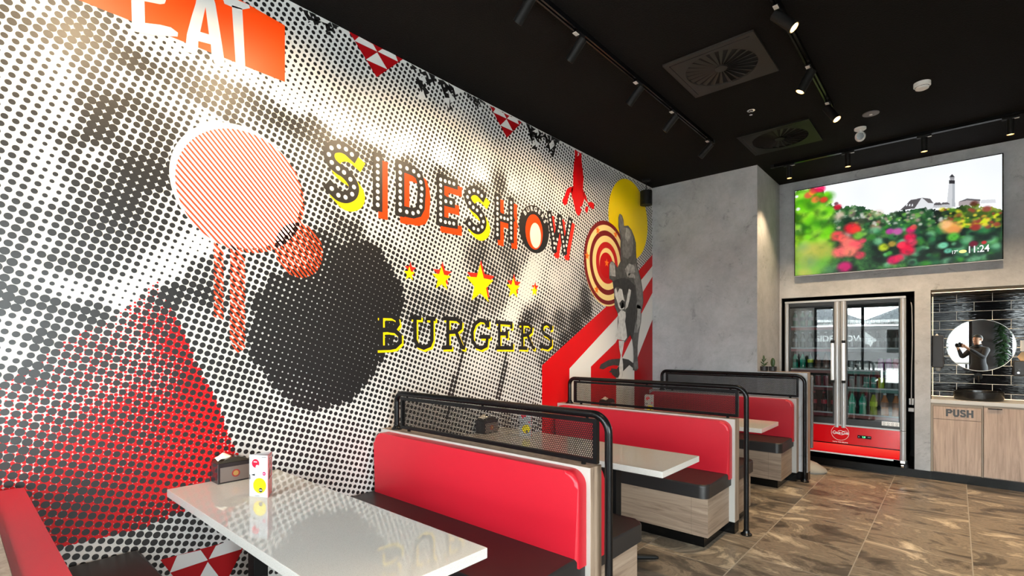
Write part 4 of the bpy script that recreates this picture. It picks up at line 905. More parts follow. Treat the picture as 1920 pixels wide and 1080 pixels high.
def nz_(sc, seed, oct=4):
    r = np.random.RandomState(seed); out = np.zeros_like(gx); amp = 1; tot = 0
    for o in range(oct):
        n = int(sc * 2 ** o) + 2; g = r.rand(int(n * 0.6) + 3, n + 2)
        u = (gx - sx0) / (sx1 - sx0) * n; v = (sz1 - gz) / (sz1 - sz0) * n * 0.575
        i = np.clip(u.astype(int), 0, n); j = np.clip(v.astype(int), 0, g.shape[0] - 2); fu = u - i; fv = v - j; fu = fu * fu * (3 - 2 * fu); fv = fv * fv * (3 - 2 * fv)
        out += amp * ((g[j, i] * (1 - fu) + g[j, np.minimum(i + 1, n + 1)] * fu) * (1 - fv) + (g[j + 1, i] * (1 - fu) + g[j + 1, np.minimum(i + 1, n + 1)] * fu) * fv); tot += amp; amp *= 0.6
    return out / tot
img = np.zeros((NV, NU, 3)); vv = (sz1 - gz) / (sz1 - sz0)
cl = nz_(3, 1, 3)
for k, (a, b_) in enumerate(zip((236, 240, 244), (252, 253, 255))): img[..., k] = (a + (b_ - a) * cl) / 255.0
def blend(mask, col):
    for k in range(3): img[..., k] = img[..., k] * (1 - mask) + col[k] * mask
def softpoly(P, col): blend(inpoly(gx, gz, tv(P)).astype(float), [c / 255 for c in col])
softpoly([(1294,400),(1304,300),(1311,235),(1350,235),(1353,420),(1300,440)], (206,208,212)); softpoly([(1330,420),(1335,236),(1350,235),(1353,425)], (176,180,186))
softpoly([(1309,258),(1309,233),(1352,233),(1352,258)], (52,50,54)); softpoly([(1314,232),(1316,208),(1346,208),(1348,232)], (150,150,154)); softpoly([(1310,212),(1331,188),(1352,212)], (60,60,64))
softpoly([(1060,440),(1062,375),(1115,358),(1198,398),(1198,445)], (222,224,228)); softpoly([(958,448),(1035,375),(1112,360),(1062,436)], (84,80,84)); softpoly([(1115,358),(1175,366),(1198,398),(1160,396)], (100,96,98))
softpoly([(1198,430),(1200,398),(1310,396),(1318,430)], (190,192,196)); softpoly([(1196,412),(1212,394),(1245,392),(1260,412)], (88,84,88)); softpoly([(1252,408),(1262,393),(1300,392),(1318,406)], (88,84,88))
softpoly([(1378,420),(1380,386),(1440,366),(1530,370),(1532,415)], (168,158,160)); softpoly([(1378,388),(1440,364),(1532,372),(1532,382),(1440,378)], (96,94,98)); softpoly([(1535,400),(1540,376),(1640,370),(1645,395)], (214,216,220))
for x in (1000, 1020, 1040): softpoly([(x,420),(x+3,405),(x+12,402),(x+10,418)], (230,232,236))
# foliage below a ragged skyline
sky = tv([(190,312),(250,300),(300,290),(400,285),(420,350),(450,395),(500,420),(560,432),(600,415),(680,420),(720,435),(800,468),(860,470),(900,462),(1000,455),(1100,440),(1200,438),(1330,432),(1420,420),(1500,405),(1560,425),(1620,430),(1700,450)])
sxs = np.array([p[0] for p in sky]); szs = np.array([p[1] for p in sky])
rag = nz_(60, 9, 3); sl = np.interp(gx, sxs, szs) + (rag - 0.5) * 0.075
fol = (gz < sl).astype(float)
f1_, f2_ = nz_(14, 5, 5), nz_(30, 6, 4); uu = (gx - sx0) / (sx1 - sx0)
g = np.clip((f1_ - 0.28) * 1.7, 0, 1)
base = np.stack([0.03 + 0.42 * g ** 2, 0.08 + 0.58 * g ** 1.3, 0.06 + 0.22 * g], -1)
lime = np.clip(1.2 - uu * 5, 0, 1)[..., None]; base = base * (1 - lime) + np.stack([0.20 + 0.45 * g, 0.38 + 0.5 * g, 0.02 + 0.1 * g], -1) * lime
yel = (np.clip((uu - 0.78) * 5, 0, 1) * np.clip((0.62 - vv) * 8, 0, 1))[..., None]; base = base * (1 - yel) + np.stack([0.25 + 0.7 * g, 0.36 + 0.6 * g, 0.02 + 0.1 * g], -1) * yel
ltb = (np.clip((f2_ - 0.56) * 6, 0, 1) * np.clip((0.6 - vv) * 4, 0, 1) * 0.7)[..., None]; base = base * (1 - ltb) + np.array([0.75, 0.80, 0.72]) * ltb
for k in range(3): img[..., k] = img[..., k] * (1 - fol) + base[..., k] * fol
def blob(px, py, r, col, soft=0.5, a=1.0):
    c = tv([(px, py)])[0]; rr_ = r * 0.86 / 3.856 * 6.2 / 940.0
    d = np.hypot((gx - c[0]) / 1.15, gz - c[1]) / rr_; m = np.clip((1 + soft - d) / (2 * soft), 0, 1) * a * np.clip(0.35 + 1.3 * f2_, 0, 1)
    blend(m, [q / 255 for q in col])
R0 = np.random.RandomState(11)
for _ in range(90): blob(220 + R0.rand() * 240, 320 + R0.rand() * 380, 14 + R0.rand() * 22, [(120, 220, 20), (60, 150, 20), (160, 230, 60), (40, 110, 20)][R0.randint(4)], 0.6, 0.7)
for _ in range(40): blob(500 + R0.rand() * 320, 450 + R0.rand() * 200, 8 + R0.rand() * 18, [(190, 120, 100), (70, 60, 60), (150, 190, 90), (220, 190, 170), (40, 60, 40)][R0.randint(5)], 0.6, 0.7)
for _ in range(160): blob(750 + R0.rand() * 930, 560 + R0.rand() * 280, 8 + R0.rand() * 20, [(20, 70, 50), (40, 120, 70), (20, 40, 36), (120, 190, 140), (60, 150, 40), (10, 26, 26)][R0.randint(6)], 0.5, 0.75)
for _ in range(140): blob(1250 + R0.rand() * 430, 440 + R0.rand() * 130, 5 + R0.rand() * 10, [(200, 220, 30), (150, 60, 50), (90, 150, 30), (230, 210, 60), (60, 90, 30)][R0.randint(5)], 0.5, 0.85)
for _ in range(120): blob(600 + R0.rand() * 700, 460 + R0.rand() * 100, 4 + R0.rand() * 9, [(40, 60, 40), (110, 170, 70), (210, 210, 200), (50, 110, 60), (160, 140, 130)][R0.randint(5)], 0.5, 0.8)
for _ in range(30): blob(230 + R0.rand() * 240, 700 + R0.rand() * 200, 30 + R0.rand() * 30, [(170, 170, 60), (110, 190, 60), (90, 150, 110), (200, 190, 90)][R0.randint(4)], 0.9, 0.6)
for p in ((300,340,26,(220,90,60)),(350,370,26,(240,120,60)),(330,320,22,(250,180,40)),(345,300,30,(230,30,80)),(390,295,26,(240,20,90)),(410,372,24,(225,60,40)),(510,425,22,(200,20,50)),(500,400,12,(80,20,30)),(610,575,42,(235,30,50)),(640,590,30,(240,60,50)),(505,632,38,(245,70,80)),(545,650,30,(250,100,90)),(590,690,50,(255,120,110)),(640,700,40,(250,90,100)),(525,750,44,(255,110,110)),(600,745,40,(250,130,110)),(670,770,30,(235,60,90)),(690,665,20,(240,70,100)),(560,855,42,(210,20,110)),(885,600,22,(190,50,160)),(940,600,26,(200,90,170)),(1035,590,24,(230,30,110)),(1055,570,18,(230,80,70)),(1030,640,30,(240,20,80)),(1045,680,26,(245,60,100)),(985,700,30,(235,10,60)),(1010,735,38,(240,20,70)),(965,700,22,(250,50,80)),(910,805,32,(225,15,90)),(950,790,26,(235,30,80)),(1320,570,42,(240,170,90)),(1280,550,30,(250,190,130)),(1350,590,30,(230,150,80)),(1500,570,24,(160,40,40)),(840,715,28,(200,220,40)),(660,630,30,(120,190,60)),(1490,400,18,(90,40,30)),(1580,440,20,(140,60,60)),(215,350,12,(240,240,250)),(225,440,14,(240,240,250)),(1340,640,30,(90,190,60)),(1270,700,22,(120,210,170)),(1300,740,18,(110,200,170)),(900,690,22,(180,150,60)),(1485,690,20,(120,20,50)),(1560,680,12,(210,40,50))):
    blob(p[0], p[1], p[2], p[3], 0.35, 0.92)
lin = np.where(img <= 0.04045, img / 12.92, ((img + 0.055) / 1.055) ** 2.4)
V = np.empty((NU * NV, 3)); V[:, 0] = gx.ravel(); V[:, 1] = TYF - 0.0012; V[:, 2] = gz.ravel()
idx = np.arange(NU * NV).reshape(NV, NU); Q = np.stack([idx[:-1, :-1], idx[1:, :-1], idx[1:, 1:], idx[:-1, 1:]], -1).reshape(-1, 4)
me = bpy.data.meshes.new('screen'); me.vertices.add(len(V)); me.vertices.foreach_set('co', V.ravel()); me.loops.add(Q.size); me.loops.foreach_set('vertex_index', Q.ravel().astype(np.int32))
me.polygons.add(len(Q)); me.polygons.foreach_set('loop_start', np.arange(0, Q.size, 4, dtype=np.int32)); me.update(calc_edges=True)
ca = me.color_attributes.new('picture', 'FLOAT_COLOR', 'POINT'); ca.data.foreach_set('color', np.concatenate([lin.reshape(-1, 3), np.ones((NU * NV, 1))], 1).ravel())
ms = bpy.data.materials.new('screen_picture'); ms.use_nodes = True; nt = ms.node_tree; b = nt.nodes['Principled BSDF']; b.inputs['Base Color'].default_value = (0.004, 0.004, 0.004, 1); b.inputs['Roughness'].default_value = 0.3
at = nt.nodes.new('ShaderNodeVertexColor'); at.layer_name = 'picture'; nt.links.new(at.outputs[0], b.inputs['Emission Color']); b.inputs['Emission Strength'].default_value = 0.80
finish('screen', me, ms, t, smooth=False)
WEM = M('screen_white', (0, 0, 0), emit=(1, 1, 1), es=0.75)
def tvt(x0, z0): return lambda x, y: (x0 + x, TYF - 0.0022, z0 + y)
p = tv([(1518, 728), (1350, 750), (1408, 744)])
text_mesh('clock_text', '11:24', 0.098, tvt(*p[0]), WEM, t, bold=0.0015, sx=0.78); text_mesh('temperature_text', '17°', 0.048, tvt(*p[1]), WEM, t, bold=0.001, sx=0.8)
Flat(lambda x, z: (x, TYF - 0.0022, z)).disc(p[2], 0.030, 20, 0.017).build('weather_icon', M('screen_yellow', (0, 0, 0), emit=(0.9, 0.75, 0.25), es=1.0), t)
# ------------------------------------------------------------------ drinks fridge in its black recess
FX0, FX1, FY, FB = 1.345, 2.545, 6.985, 7.70
FD = M('fridge_inner_black', (0.012, 0.013, 0.014), 0.35)
fr = thing('drinks_fridge', ((FX0 + FX1) / 2, (FY + FB) / 2, 0.088), 'two-door glass drinks fridge with a red lower panel', 'fridge')
MB().box(FX0, FX0 + 0.03, FY + 0.03, FB, 0.17, 1.99).box(FX1 - 0.03, FX1, FY + 0.03, FB, 0.17, 1.99).box(FX0, FX1, FB - 0.03, FB, 0.17, 1.99).box(FX0, FX1, FY + 0.03, FB, 1.955, 1.99).box(FX0, FX1, FY + 0.03, FB, 0.17, 0.53).build('cabinet', FD, fr)
MB().box(FX0, FX1, FY + 0.004, FY + 0.03, 1.968, 1.992, bev=0.002).build('header_trim', ALU, fr)
def fpost(x0, x1, z0, z1, nm='door_stile'):
    n = 8; pr = [(x0 + (x1 - x0) * i / n, FY + 0.0 + 0.014 * (1 - math.sin(math.pi * i / n))) for i in range(n + 1)]
    return MB().prism([(x, y, z0) for x, y in pr] + [(x1, FY + 0.035, z0), (x0, FY + 0.035, z0)], (0, 0, z1 - z0)).build(nm, ALU, fr)
fpost(FX0, FX0 + 0.045, 0.50, 1.965); fpost(1.872, 1.930, 0.478, 1.965); fpost(1.936, 1.994, 0.478, 1.965); fpost(2.493, FX1, 0.505, 1.965)
fpost(FX0, FX0 + 0.045, 0.185, 0.495, 'lower_stile'); fpost(2.493, FX1, 0.172, 0.499, 'lower_stile')
for a, b_ in ((FX0 + 0.045, 1.872), (1.994, 2.493)):
    MB().box(a, b_, FY + 0.008, FY + 0.03, 0.515, 0.585).box(a, b_, FY + 0.008, FY + 0.03, 1.925, 1.965).box(a, a + 0.012, FY + 0.01, FY + 0.03, 0.585, 1.925).box(b_ - 0.012, b_, FY + 0.01, FY + 0.03, 0.585, 1.925).build('door_frame', FD, fr)
    box('glass_door_pane', FGLASS, (a + 0.006, b_ - 0.006, FY + 0.014, FY + 0.020, 0.58, 1.935), fr)
for xh in (1.868, 1.977):
    hn = MB().box(xh - 0.022, xh + 0.012, FY - 0.045, FY - 0.022, 1.035, 1.475, bev=0.006).build('door_handle', M('satin_white_metal', (0.75, 0.75, 0.76), 0.3, 0.5), fr)
    MB().box(xh - 0.023, xh + 0.013, FY - 0.046, FY + 0.004, 1.475, 1.505, bev=0.003).box(xh - 0.023, xh + 0.013, FY - 0.046, FY + 0.004, 1.005, 1.035, bev=0.003).build('handle_mount', BMAT, fr)
MB().box(FX0 + 0.045, 2.493, FY + 0.004, FY + 0.03, 0.497, 0.514).build('mid_trim', ALU, fr)
FRED = M('glossy_red_panel', rgb(214, 8, 22), 0.16, coat=0.4)
MB().box(FX0 + 0.045, 2.493, FY + 0.006, FY + 0.03, 0.292, 0.497).build('lower_panel', FRED, fr)
MB().box(FX0 + 0.045, 2.493, FY + 0.012, FY + 0.03, 0.280, 0.292).build('panel_gap', KICK, fr)
m = MB(); m.prism([(FX0 + 0.02, FY + 0.03, 0.282), (FX0 + 0.02, FY + 0.006, 0.280), (FX0 + 0.02, FY - 0.055, 0.205), (FX0 + 0.02, FY - 0.058, 0.188), (FX0 + 0.02, FY + 0.03, 0.186)], (2.493 - FX0 - 0.02, 0, 0)); m.build('lower_lip', FRED, fr)
MB().box(FX0 + 0.02, 2.44, FY - 0.060, FY - 0.045, 0.172, 0.187).build('lip_edge', M('pale_edge', (0.7, 0.7, 0.72), 0.3), fr)
for x in (FX0 + 0.05, FX1 - 0.03):
    for y in (FY + 0.04, FB - 0.1):
        c = MB(); c.cyl((x - 0.012, y, 0.116), (x + 0.012, y, 0.116), 0.028, n=20).box(x - 0.02, x + 0.02, y - 0.015, y + 0.015, 0.14, 0.171).build('castor', CHROME, fr)
fp = lambda x, y: (1.934 + x, FY + 0.0045, 0.417 + y)
Flat(lambda a, b_: fp(a, b_)).ring((0, 0), 0.086, 0.089, 48).build('logo_ring', M('sign_white', (0.85, 0.85, 0.85), 0.4), fr)
text_mesh('logo_script', 'Coca-Cola', 0.046, fp, M('sign_white'), fr, bold=0.0011, shear=0.35, sx=0.80)
Flat(fp, (0, -1, 0)).stroke(smoothpath([(-0.062, -0.022), (-0.035, -0.012), (-0.005, -0.019), (0.02, -0.022), (0.04, -0.014)]), 0.0022).stroke(smoothpath([(-0.020, 0.020), (0.01, 0.026), (0.03, 0.020), (0.062, 0.026)]), 0.002).build('logo_swash', M('sign_white'), fr)
text_mesh('slogan_lettering', 'TASTE THE FEELING', 0.015, lambda x, y: (1.934 + x, FY + 0.0045, 0.306 + y), M('sign_white'), fr, bold=0.0003, sx=1.15)
MB().box(2.105, 2.235, FY - 0.001, FY + 0.006, 0.374, 0.410, bev=0.002).build('display_bezel', KICK, fr)
text_mesh('display_digits', '3.8', 0.024, lambda x, y: (2.165 + x, FY - 0.002, 0.392 + y), M('green_led', (0, 0, 0), emit=(0.1, 1.0, 0.3), es=2.0), fr, bold=0.0006)
Flat(lambda x, z: (x, FY - 0.002, z)).disc((2.118, .392), .004, 12).disc((2.208, .396), .004, 12).disc((2.222, .396), .004, 12).build('display_buttons', M('display_grey', (0.5, 0.5, 0.5), 0.4), fr)
m = Flat(lambda x, z: (x, FY + 0.007, z)); m.poly([(2.33, 0.545), (2.488, 0.545), (2.488, 0.592), (2.33, 0.592)]); m.build('pictogram_label', M('sign_white'), fr)
m = Flat(lambda x, z: (x, FY + 0.0062, z))
for k in range(4):
    cx_ = 2.352 + k * 0.038; m.ring((cx_, 0.572), 0.008, 0.0105, 14); m.poly([(cx_ - .012, .550), (cx_ + .012, .550), (cx_ + .012, .554), (cx_ - .012, .554)])
m.build('pictogram_marks', M('label_black', (0.03, 0.03, 0.03), 0.4), fr)
MB().box(FX0 + 0.045, 1.872, FY + 0.012, FY + 0.0135, 1.905, 1.94).build('name_strip', KICK, fr)
# interior: shelves with price rails and light tubes
SHZ = [0.635, 0.945, 1.150, 1.410, 1.675]
RAILS = {(0, 0): (120, 20, 40), (0, 1): (150, 70, 60), (1, 0): (110, 20, 40), (1, 1): (70, 120, 110), (2, 0): (130, 60, 60), (2, 1): (80, 130, 118), (3, 0): (140, 50, 60), (3, 1): (90, 90, 92), (4, 0): (150, 60, 58), (4, 1): (60, 64, 64)}
for k, z in enumerate(SHZ):
    for s, (a, b_) in enumerate(((1.40, 1.885), (1.98, 2.485))):
        sh = MB().box(a, b_, FY + 0.10, FB - 0.04, z - 0.008, z, bev=0.0).build('shelf', M('shelf_wire_white', (0.35, 0.36, 0.37), 0.4), fr)
        MB().box(a, b_, FY + 0.083, FY + 0.099, z - 0.005, z + 0.011).build('shelf_lip', M('pale_shelf_lip', (0.62, 0.62, 0.63), 0.35), sh)
        MB().box(a, b_, FY + 0.083, FY + 0.098, z - 0.040, z - 0.006).build('price_rail', M('price_rail_%d_%d' % (k, s), rgb(*RAILS[k, s]), 0.4), sh)
MB().box(1.375, 1.383, FY + 0.04, FY + 0.06, 0.62, 1.92).box(1.900, 1.908, FY + 0.05, FY + 0.07, 0.62, 1.92).box(1.958, 1.966, FY + 0.05, FY + 0.07, 0.62, 1.92).box(2.508, 2.514, FY + 0.04, FY + 0.06, 0.62, 1.92).build('light_tube', M('cool_led_tube', (1, 1, 1), emit=(0.85, 1.0, 0.98), es=0.9), fr)

def glassy(name, c, rough=0.12): return M(name, c, rough, coat=0.3)
def bottle(x, y, z, liquid, labelc, capc, name_, label, group, text=None, h_=0.245, r=0.031):
    t = thing('drink_bottle', (x, y, z), label, 'bottle', group)
    k = h_ / 0.245
    prof = [(r * .92, 0), (r, 0.006 * k), (r * .98, 0.05 * k), (r * .90, 0.085 * k), (r, 0.125 * k), (r * .98, 0.15 * k), (r * .70, 0.185 * k), (r * .42, 0.210 * k), (r * .40, 0.226 * k)]
    MB().lathe((x, y, z), prof, 18).build('bottle_body', liquid, t)
    MB().lathe((x, y, z), [(r * 1.015, 0.100 * k), (r * 1.02, 0.102 * k), (r * 1.02, 0.148 * k), (r * 1.0, 0.150 * k)], 18).build('bottle_label', labelc, t)
    MB().lathe((x, y, z), [(r * .46, 0.227 * k), (r * .46, 0.245 * k), (r * .42, 0.247 * k)], 14).build('bottle_cap', capc, t)
    if text: text_mesh('label_lettering', text, 0.030, lambda u, v: (x + u, y - math.sqrt(max(1e-6, (r * 1.03) ** 2 - u * u)) - 0.0006, z + 0.125 * k + v), M('sign_white'), t, bold=0.0006, shear=0.2, sx=0.8)
    return t
def can(x, y, z, c, label, group, text=None, h_=0.135, r=0.031, tc='sign_white'):
    t = thing('drink_can', (x, y, z), label, 'can', group)
    MB().lathe((x, y, z), [(r * .78, 0), (r * .98, 0.010), (r, 0.015), (r, h_ - 0.016), (r * .84, h_ - 0.004)], 18).build('can_body', c, t)
    MB().lathe((x, y, z), [(r * .86, h_ - 0.004), (r * .86, h_), (r * .80, h_ - 0.001)], 18).build('can_lid', ALU, t)
    if text: text_mesh('label_lettering', text, 0.026, lambda u, v: (x + u, y - math.sqrt(max(1e-6, (r * 1.01) ** 2 - u * u)) - 0.0006, z + h_ * 0.5 + v), M(tc), t, bold=0.0005, shear=0.2, sx=0.8)
    return t
YBT = FY + 0.145
cola = glassy('cola_dark', (0.018, 0.006, 0.006)); redl = M('label_red', rgb(170, 16, 40), 0.4); teal = glassy('teal_bottle', rgb(14, 150, 120)); teald = glassy('green_bottle', rgb(10, 92, 66)); tealb = M('label_teal', rgb(30, 170, 140), 0.4)
lime = glassy('lime_bottle', rgb(170, 178, 60)); limel = M('label_lime', rgb(196, 214, 30), 0.4); orng = glassy('orange_bottle', rgb(196, 120, 70)); orl = M('label_brown', rgb(110, 60, 40), 0.4)
capk = M('cap_black', (0.03, 0.03, 0.03), 0.4); capw = M('cap_white', (0.6, 0.6, 0.6), 0.4); purple = glassy('purple_can', rgb(150, 60, 140)); pink = glassy('pink_can', rgb(190, 70, 110)); greyc = glassy('grey_can', rgb(120, 122, 120)); redc = glassy('dark_red_can', rgb(120, 16, 40)); tealc = glassy('teal_can', rgb(20, 140, 125)); limec = glassy('lime_can', rgb(176, 200, 40)); brownb = glassy('brown_bottle', rgb(84, 44, 34)); dark = glassy('charcoal_bottle', (0.03, 0.03, 0.035)); paleb = glassy('pale_bottle', (0.42, 0.46, 0.46))
xl = lambda i, n: 1.435 + (1.85 - 1.435) * i / (n - 1)
xr_ = lambda i, n: 2.035 + (2.45 - 2.035) * i / (n - 1)
for i in range(5): bottle(xl(i, 5), YBT, SHZ[0], cola, redl, M('cap_red', rgb(150, 20, 30), 0.4), '', 'cola bottle with red label, bottom shelf behind the left fridge door', 'cola bottles on the bottom shelf')
for i, (lq, lb, cp, d_, tx) in enumerate(((teal, tealb, teald, 'green soda bottle, first from the left on the bottom right shelf', 'Sprite'), (teal, tealb, teald, 'green soda bottle, second from the left on the bottom right shelf', 'Sprite'), (lime, limel, capk, 'yellow-green soda bottle in the middle of the bottom right shelf', None), (orng, orl, capw, 'orange soda bottle beside the yellow-green one, bottom right shelf', None), (orng, orl, capw, 'orange soda bottle at the right end of the bottom right shelf', None))):
    bottle(xr_(i, 5) , YBT, SHZ[0], lq, lb, cp, '', d_, 'bottles on the bottom right shelf', tx, h_=0.262, r=0.037)
for i in range(6): can(xl(i, 6), YBT, SHZ[1], redc, 'dark red can, second shelf from the bottom behind the left door', 'dark red cans')
for i, (c, d_, tx) in enumerate(((greyc, 'grey can, leftmost of the right fridge door can shelf', None), (greyc, 'grey can beside the green cans in the right door', None), (tealc, 'left green can of the pair in the right fridge door', 'Sprite'), (tealc, 'right green can of the pair in the right fridge door', 'Sprite'), (limec, 'yellow-green can right of the two green cans', None), (greyc, 'grey can just right of the yellow-green can', None), (greyc, 'grey can at the right end of the can shelf', None))):
    can(xr_(i, 7), YBT, SHZ[1], c, d_, 'cans on the right can shelf', tx)
for i, (lq, lb, d_) in enumerate(((teal, teald, 'green bottle at the left end of the middle left shelf'), (teal, tealb, 'green bottle with pale label, second on the middle left shelf'), (teald, limel, 'dark green bottle with yellow label on the middle left shelf'), (brownb, orl, 'brown bottle right of the yellow-labelled one, middle left shelf'), (brownb, orl, 'brown bottle second from the centre post, middle left shelf'), (brownb, M('label_plum', rgb(110, 40, 80), 0.4), 'brown bottle with plum label next to the fridge centre post'))):
    bottle(xl(i, 6), YBT, SHZ[2], lq, lb, capk, '', d_, 'bottles on the middle left shelf', None, h_=0.205, r=0.032)
for i in range(7):
    c, d_ = ((greyc, 'grey can on the middle right shelf, left of the purple cans') if i < 4 else (purple, 'purple can on the middle right shelf') if i < 6 else (pink, 'pink can at the right end of the middle right shelf'))
    can(xr_(i, 7), YBT, SHZ[2], c, d_, 'purple cans' if 4 <= i < 6 else ('grey cans on the middle right shelf' if i < 4 else None), h_=0.115 if i < 4 else 0.15)
for i in range(6): bottle(xl(i, 6), YBT, SHZ[3], dark, M('label_grey', (0.2, 0.2, 0.21), 0.4), capw, '', 'dark bottle on the second shelf from the top, left door', 'dark bottles, second shelf from top left', None, h_=0.2)
for i in range(6): bottle(xr_(i, 6), YBT, SHZ[3], dark, M('label_grey'), capk, '', 'dark bottle on the second shelf from the top, right door', 'dark bottles, second shelf from top right', None, h_=0.2)
for i in range(6): bottle(xl(i, 6), YBT, SHZ[4], teald if i < 3 else dark, M('label_grey'), capw, '', ('deep green bottle on the top shelf, left door' if i < 3 else 'dark bottle on the top shelf, left door'), ('deep green bottles on the top shelf' if i < 3 else 'dark bottles on the top left shelf'), None, h_=0.2)
for i in range(6): bottle(xr_(i, 6), YBT, SHZ[4], dark, M('label_grey'), capk, '', 'dark bottle on the top shelf, right door', 'dark bottles on the top right shelf', None, h_=0.2)
# power lead and plug right of the fridge
c = tag(MB().tube(smoothpath([(2.583, 7.08, 1.92), (2.592, 7.075, 1.85), (2.596, 7.07, 1.5), (2.590, 7.07, 1.15), (2.588, 7.07, 0.86)]), 0.005, 8).build('power_cable', M('grey_cable', (0.35, 0.35, 0.36), 0.5)), 'thin grey power cable hanging right of the drinks fridge', 'cable')
t = thing('power_plug', (2.587, 7.08, 0.85), 'pale plug at the end of the cable right of the fridge', 'plug')
MB().box(2.567, 2.585, 7.06, 7.10, 0.79, 0.86, bev=0.004).box(2.590, 2.610, 7.06, 7.10, 0.79, 0.86, bev=0.004).build('plug_body', M('plug_grey', (0.4, 0.4, 0.42), 0.4), t)
MB().box(2.562, 2.612, 7.058, 7.102, 0.715, 0.755, bev=0.003).build('socket', M('plug_grey'), t)

# ------------------------------------------------------------------ washbasin recess
CT = 0.868
tag(box('countertop', M('pale_worktop', rgb(196, 192, 186), 0.3), (N2[0] + 0.001, N2[1] - 0.001, YB - 0.004, DEP - 0.001, 0.828, CT), bev=0.0015), 'pale worktop holding the black basin', 'worktop')
cb = thing('bin_cabinet', (2.96, 7.28, 0.09), 'oak waste cabinet with a flap reading PUSH', 'cabinet')
MB().box(N2[0] + 0.002, 3.165, YB + 0.020, DEP - 0.01, 0.09, 0.827).build('carcass', WOODC, cb)
MB().box(2.775, 3.152, YB + 0.0, YB + 0.018, 0.664, 0.795, bev=0.001).build('push_flap', WOODC, cb)
MB().box(2.775, 3.152, YB + 0.0, YB + 0.018, 0.100, 0.658, bev=0.001).build('door', WOODC, cb)
MB().box(N2[0] + 0.002, 2.771, YB + 0.001, YB + 0.019, 0.09, 0.827).box(3.156, 3.165, YB + 0.001, YB + 0.019, 0.09, 0.827).box(2.771, 3.156, YB + 0.001, YB + 0.019, 0.799, 0.827).build('face_frame', M('grey_oak_edge', rgb(150, 136, 120), 0.5), cb)
PW = Flat(lambda x, z: (x, YB - 0.0008, z), (0, -1, 0)); hh = 0.0085; z0, z1 = 0.694, 0.772
PW.stroke([(2.885, z0), (2.885, z1)], hh); PW.stroke([(2.885, z1 - hh), (2.912, z1 - hh), (2.922, z1 - .022), (2.912, z1 - .037), (2.885, z1 - .037)], hh)
PW.stroke([(2.942, z1), (2.942, z0 + .022), (2.950, z0 + hh), (2.967, z0 + hh), (2.975, z0 + .022), (2.975, z1)], hh)
PW.stroke([(3.026, z1 - .022), (3.020, z1 - hh), (3.002, z1 - hh), (2.996, z1 - .022), (3.003, z1 - .036), (3.022, z0 + .036), (3.028, z0 + .022), (3.020, z0 + hh), (3.001, z0 + hh), (2.994, z0 + .022)], hh)
PW.stroke([(3.048, z0), (3.048, z1)], hh); PW.stroke([(3.084, z0), (3.084, z1)], hh); PW.stroke([(3.048, (z0 + z1) / 2), (3.084, (z0 + z1) / 2)], hh)
PW.build('push_lettering', M('label_black'), cb)
cb2 = thing('base_cabinet', (3.6, 7.28, 0.09), 'oak cabinet under the basin with a small black pull', 'cabinet')
MB().box(3.167, N2[1] - 0.002, YB + 0.020, DEP - 0.01, 0.09, 0.827).build('carcass', WOODC, cb2)
for a, b_ in ((3.171, 3.855), (3.861, N2[1] - 0.006)):
    d = MB().box(a, b_, YB, YB + 0.018, 0.100, 0.808, bev=0.001).build('door', WOODC, cb2)
    MB().box(a + 0.03, a + 0.135, YB - 0.014, YB - 0.0005, 0.796, 0.805).build('pull_handle', BMAT, d)
MB().box(3.167, N2[1] - 0.002, YB + 0.001, YB + 0.019, 0.809, 0.827).build('face_frame', M('grey_oak_edge'), cb2)
tag(box('baseboard_cabinets', KICK, (N2[0] + 0.0005, N2[1] - 0.001, YB - 0.006, YB + 0.02, 0.0, 0.0885)), kind='structure')
bs = thing('washbasin', (3.135, 7.28, CT), 'round black basin standing on the pale worktop', 'basin')
MB().lathe((3.135, 7.27, CT + 0.0005), [(0.150, 0), (0.192, 0.006), (0.200, 0.03), (0.200, 0.088), (0.194, 0.093), (0.186, 0.088), (0.182, 0.04), (0.14, 0.02), (0.03, 0.015)], 48).build('bowl', M('black_ceramic', (0.012, 0.012, 0.012), 0.25), bs)
MB().cyl((3.135, 7.27, CT + 0.0155), (3.135, 7.27, CT + 0.019), 0.022).build('drain', BMAT, bs)
tp = thing('wall_tap', (3.14, DEP, 1.10), 'black wall tap above the black basin', 'tap')
MB().cyl((3.14, DEP - 0.008, 1.105), (3.14, DEP - 0.0005, 1.105), 0.037, n=28).build('wall_plate', BMAT, tp)
MB().tube(smoothpath([(3.14, DEP - 0.008, 1.105), (3.14, DEP - 0.09, 1.107), (3.14, DEP - 0.145, 1.098), (3.14, DEP - 0.16, 1.055)]), 0.011, 12).build('spout', BMAT, tp)
MB().cyl((3.14, DEP - 0.02, 1.105), (3.14, DEP - 0.045, 1.105), 0.020).build('tap_handle', BMAT, tp)
mr = thing('round_mirror', (3.155, DEP, 1.445), 'round backlit mirror reflecting the photographer', 'mirror')
MC = (3.155, 1.447); MR = 0.282
MB().cyl((MC[0], DEP - 0.030, MC[1]), (MC[0], DEP - 0.0265, MC[1]), MR, n=96).build('mirror_glass', MIRROR, mr)
m = Flat(lambda x, z: (x, DEP - 0.0308, z)); m.ring(MC, MR - 0.004, MR + 0.001, 96); m.build('mirror_edge', M('polished_edge', (0.8, 0.82, 0.82), 0.2), mr)
MB().cyl((MC[0], DEP - 0.026, MC[1]), (MC[0], DEP - 0.001, MC[1]), MR - 0.07, n=48).build('mirror_backing', BMAT, mr)
m = MB(); n = 64
r0, r1 = MR - 0.062, MR - 0.055
RG = [[m.bm.verts.new((MC[0] + r_ * math.cos(2 * math.pi * i / n), y_, MC[1] + r_ * math.sin(2 * math.pi * i / n))) for i in range(n)] for r_, y_ in ((r0, DEP - 0.022), (r1, DEP - 0.022), (r1, DEP - 0.006), (r0, DEP - 0.006))]
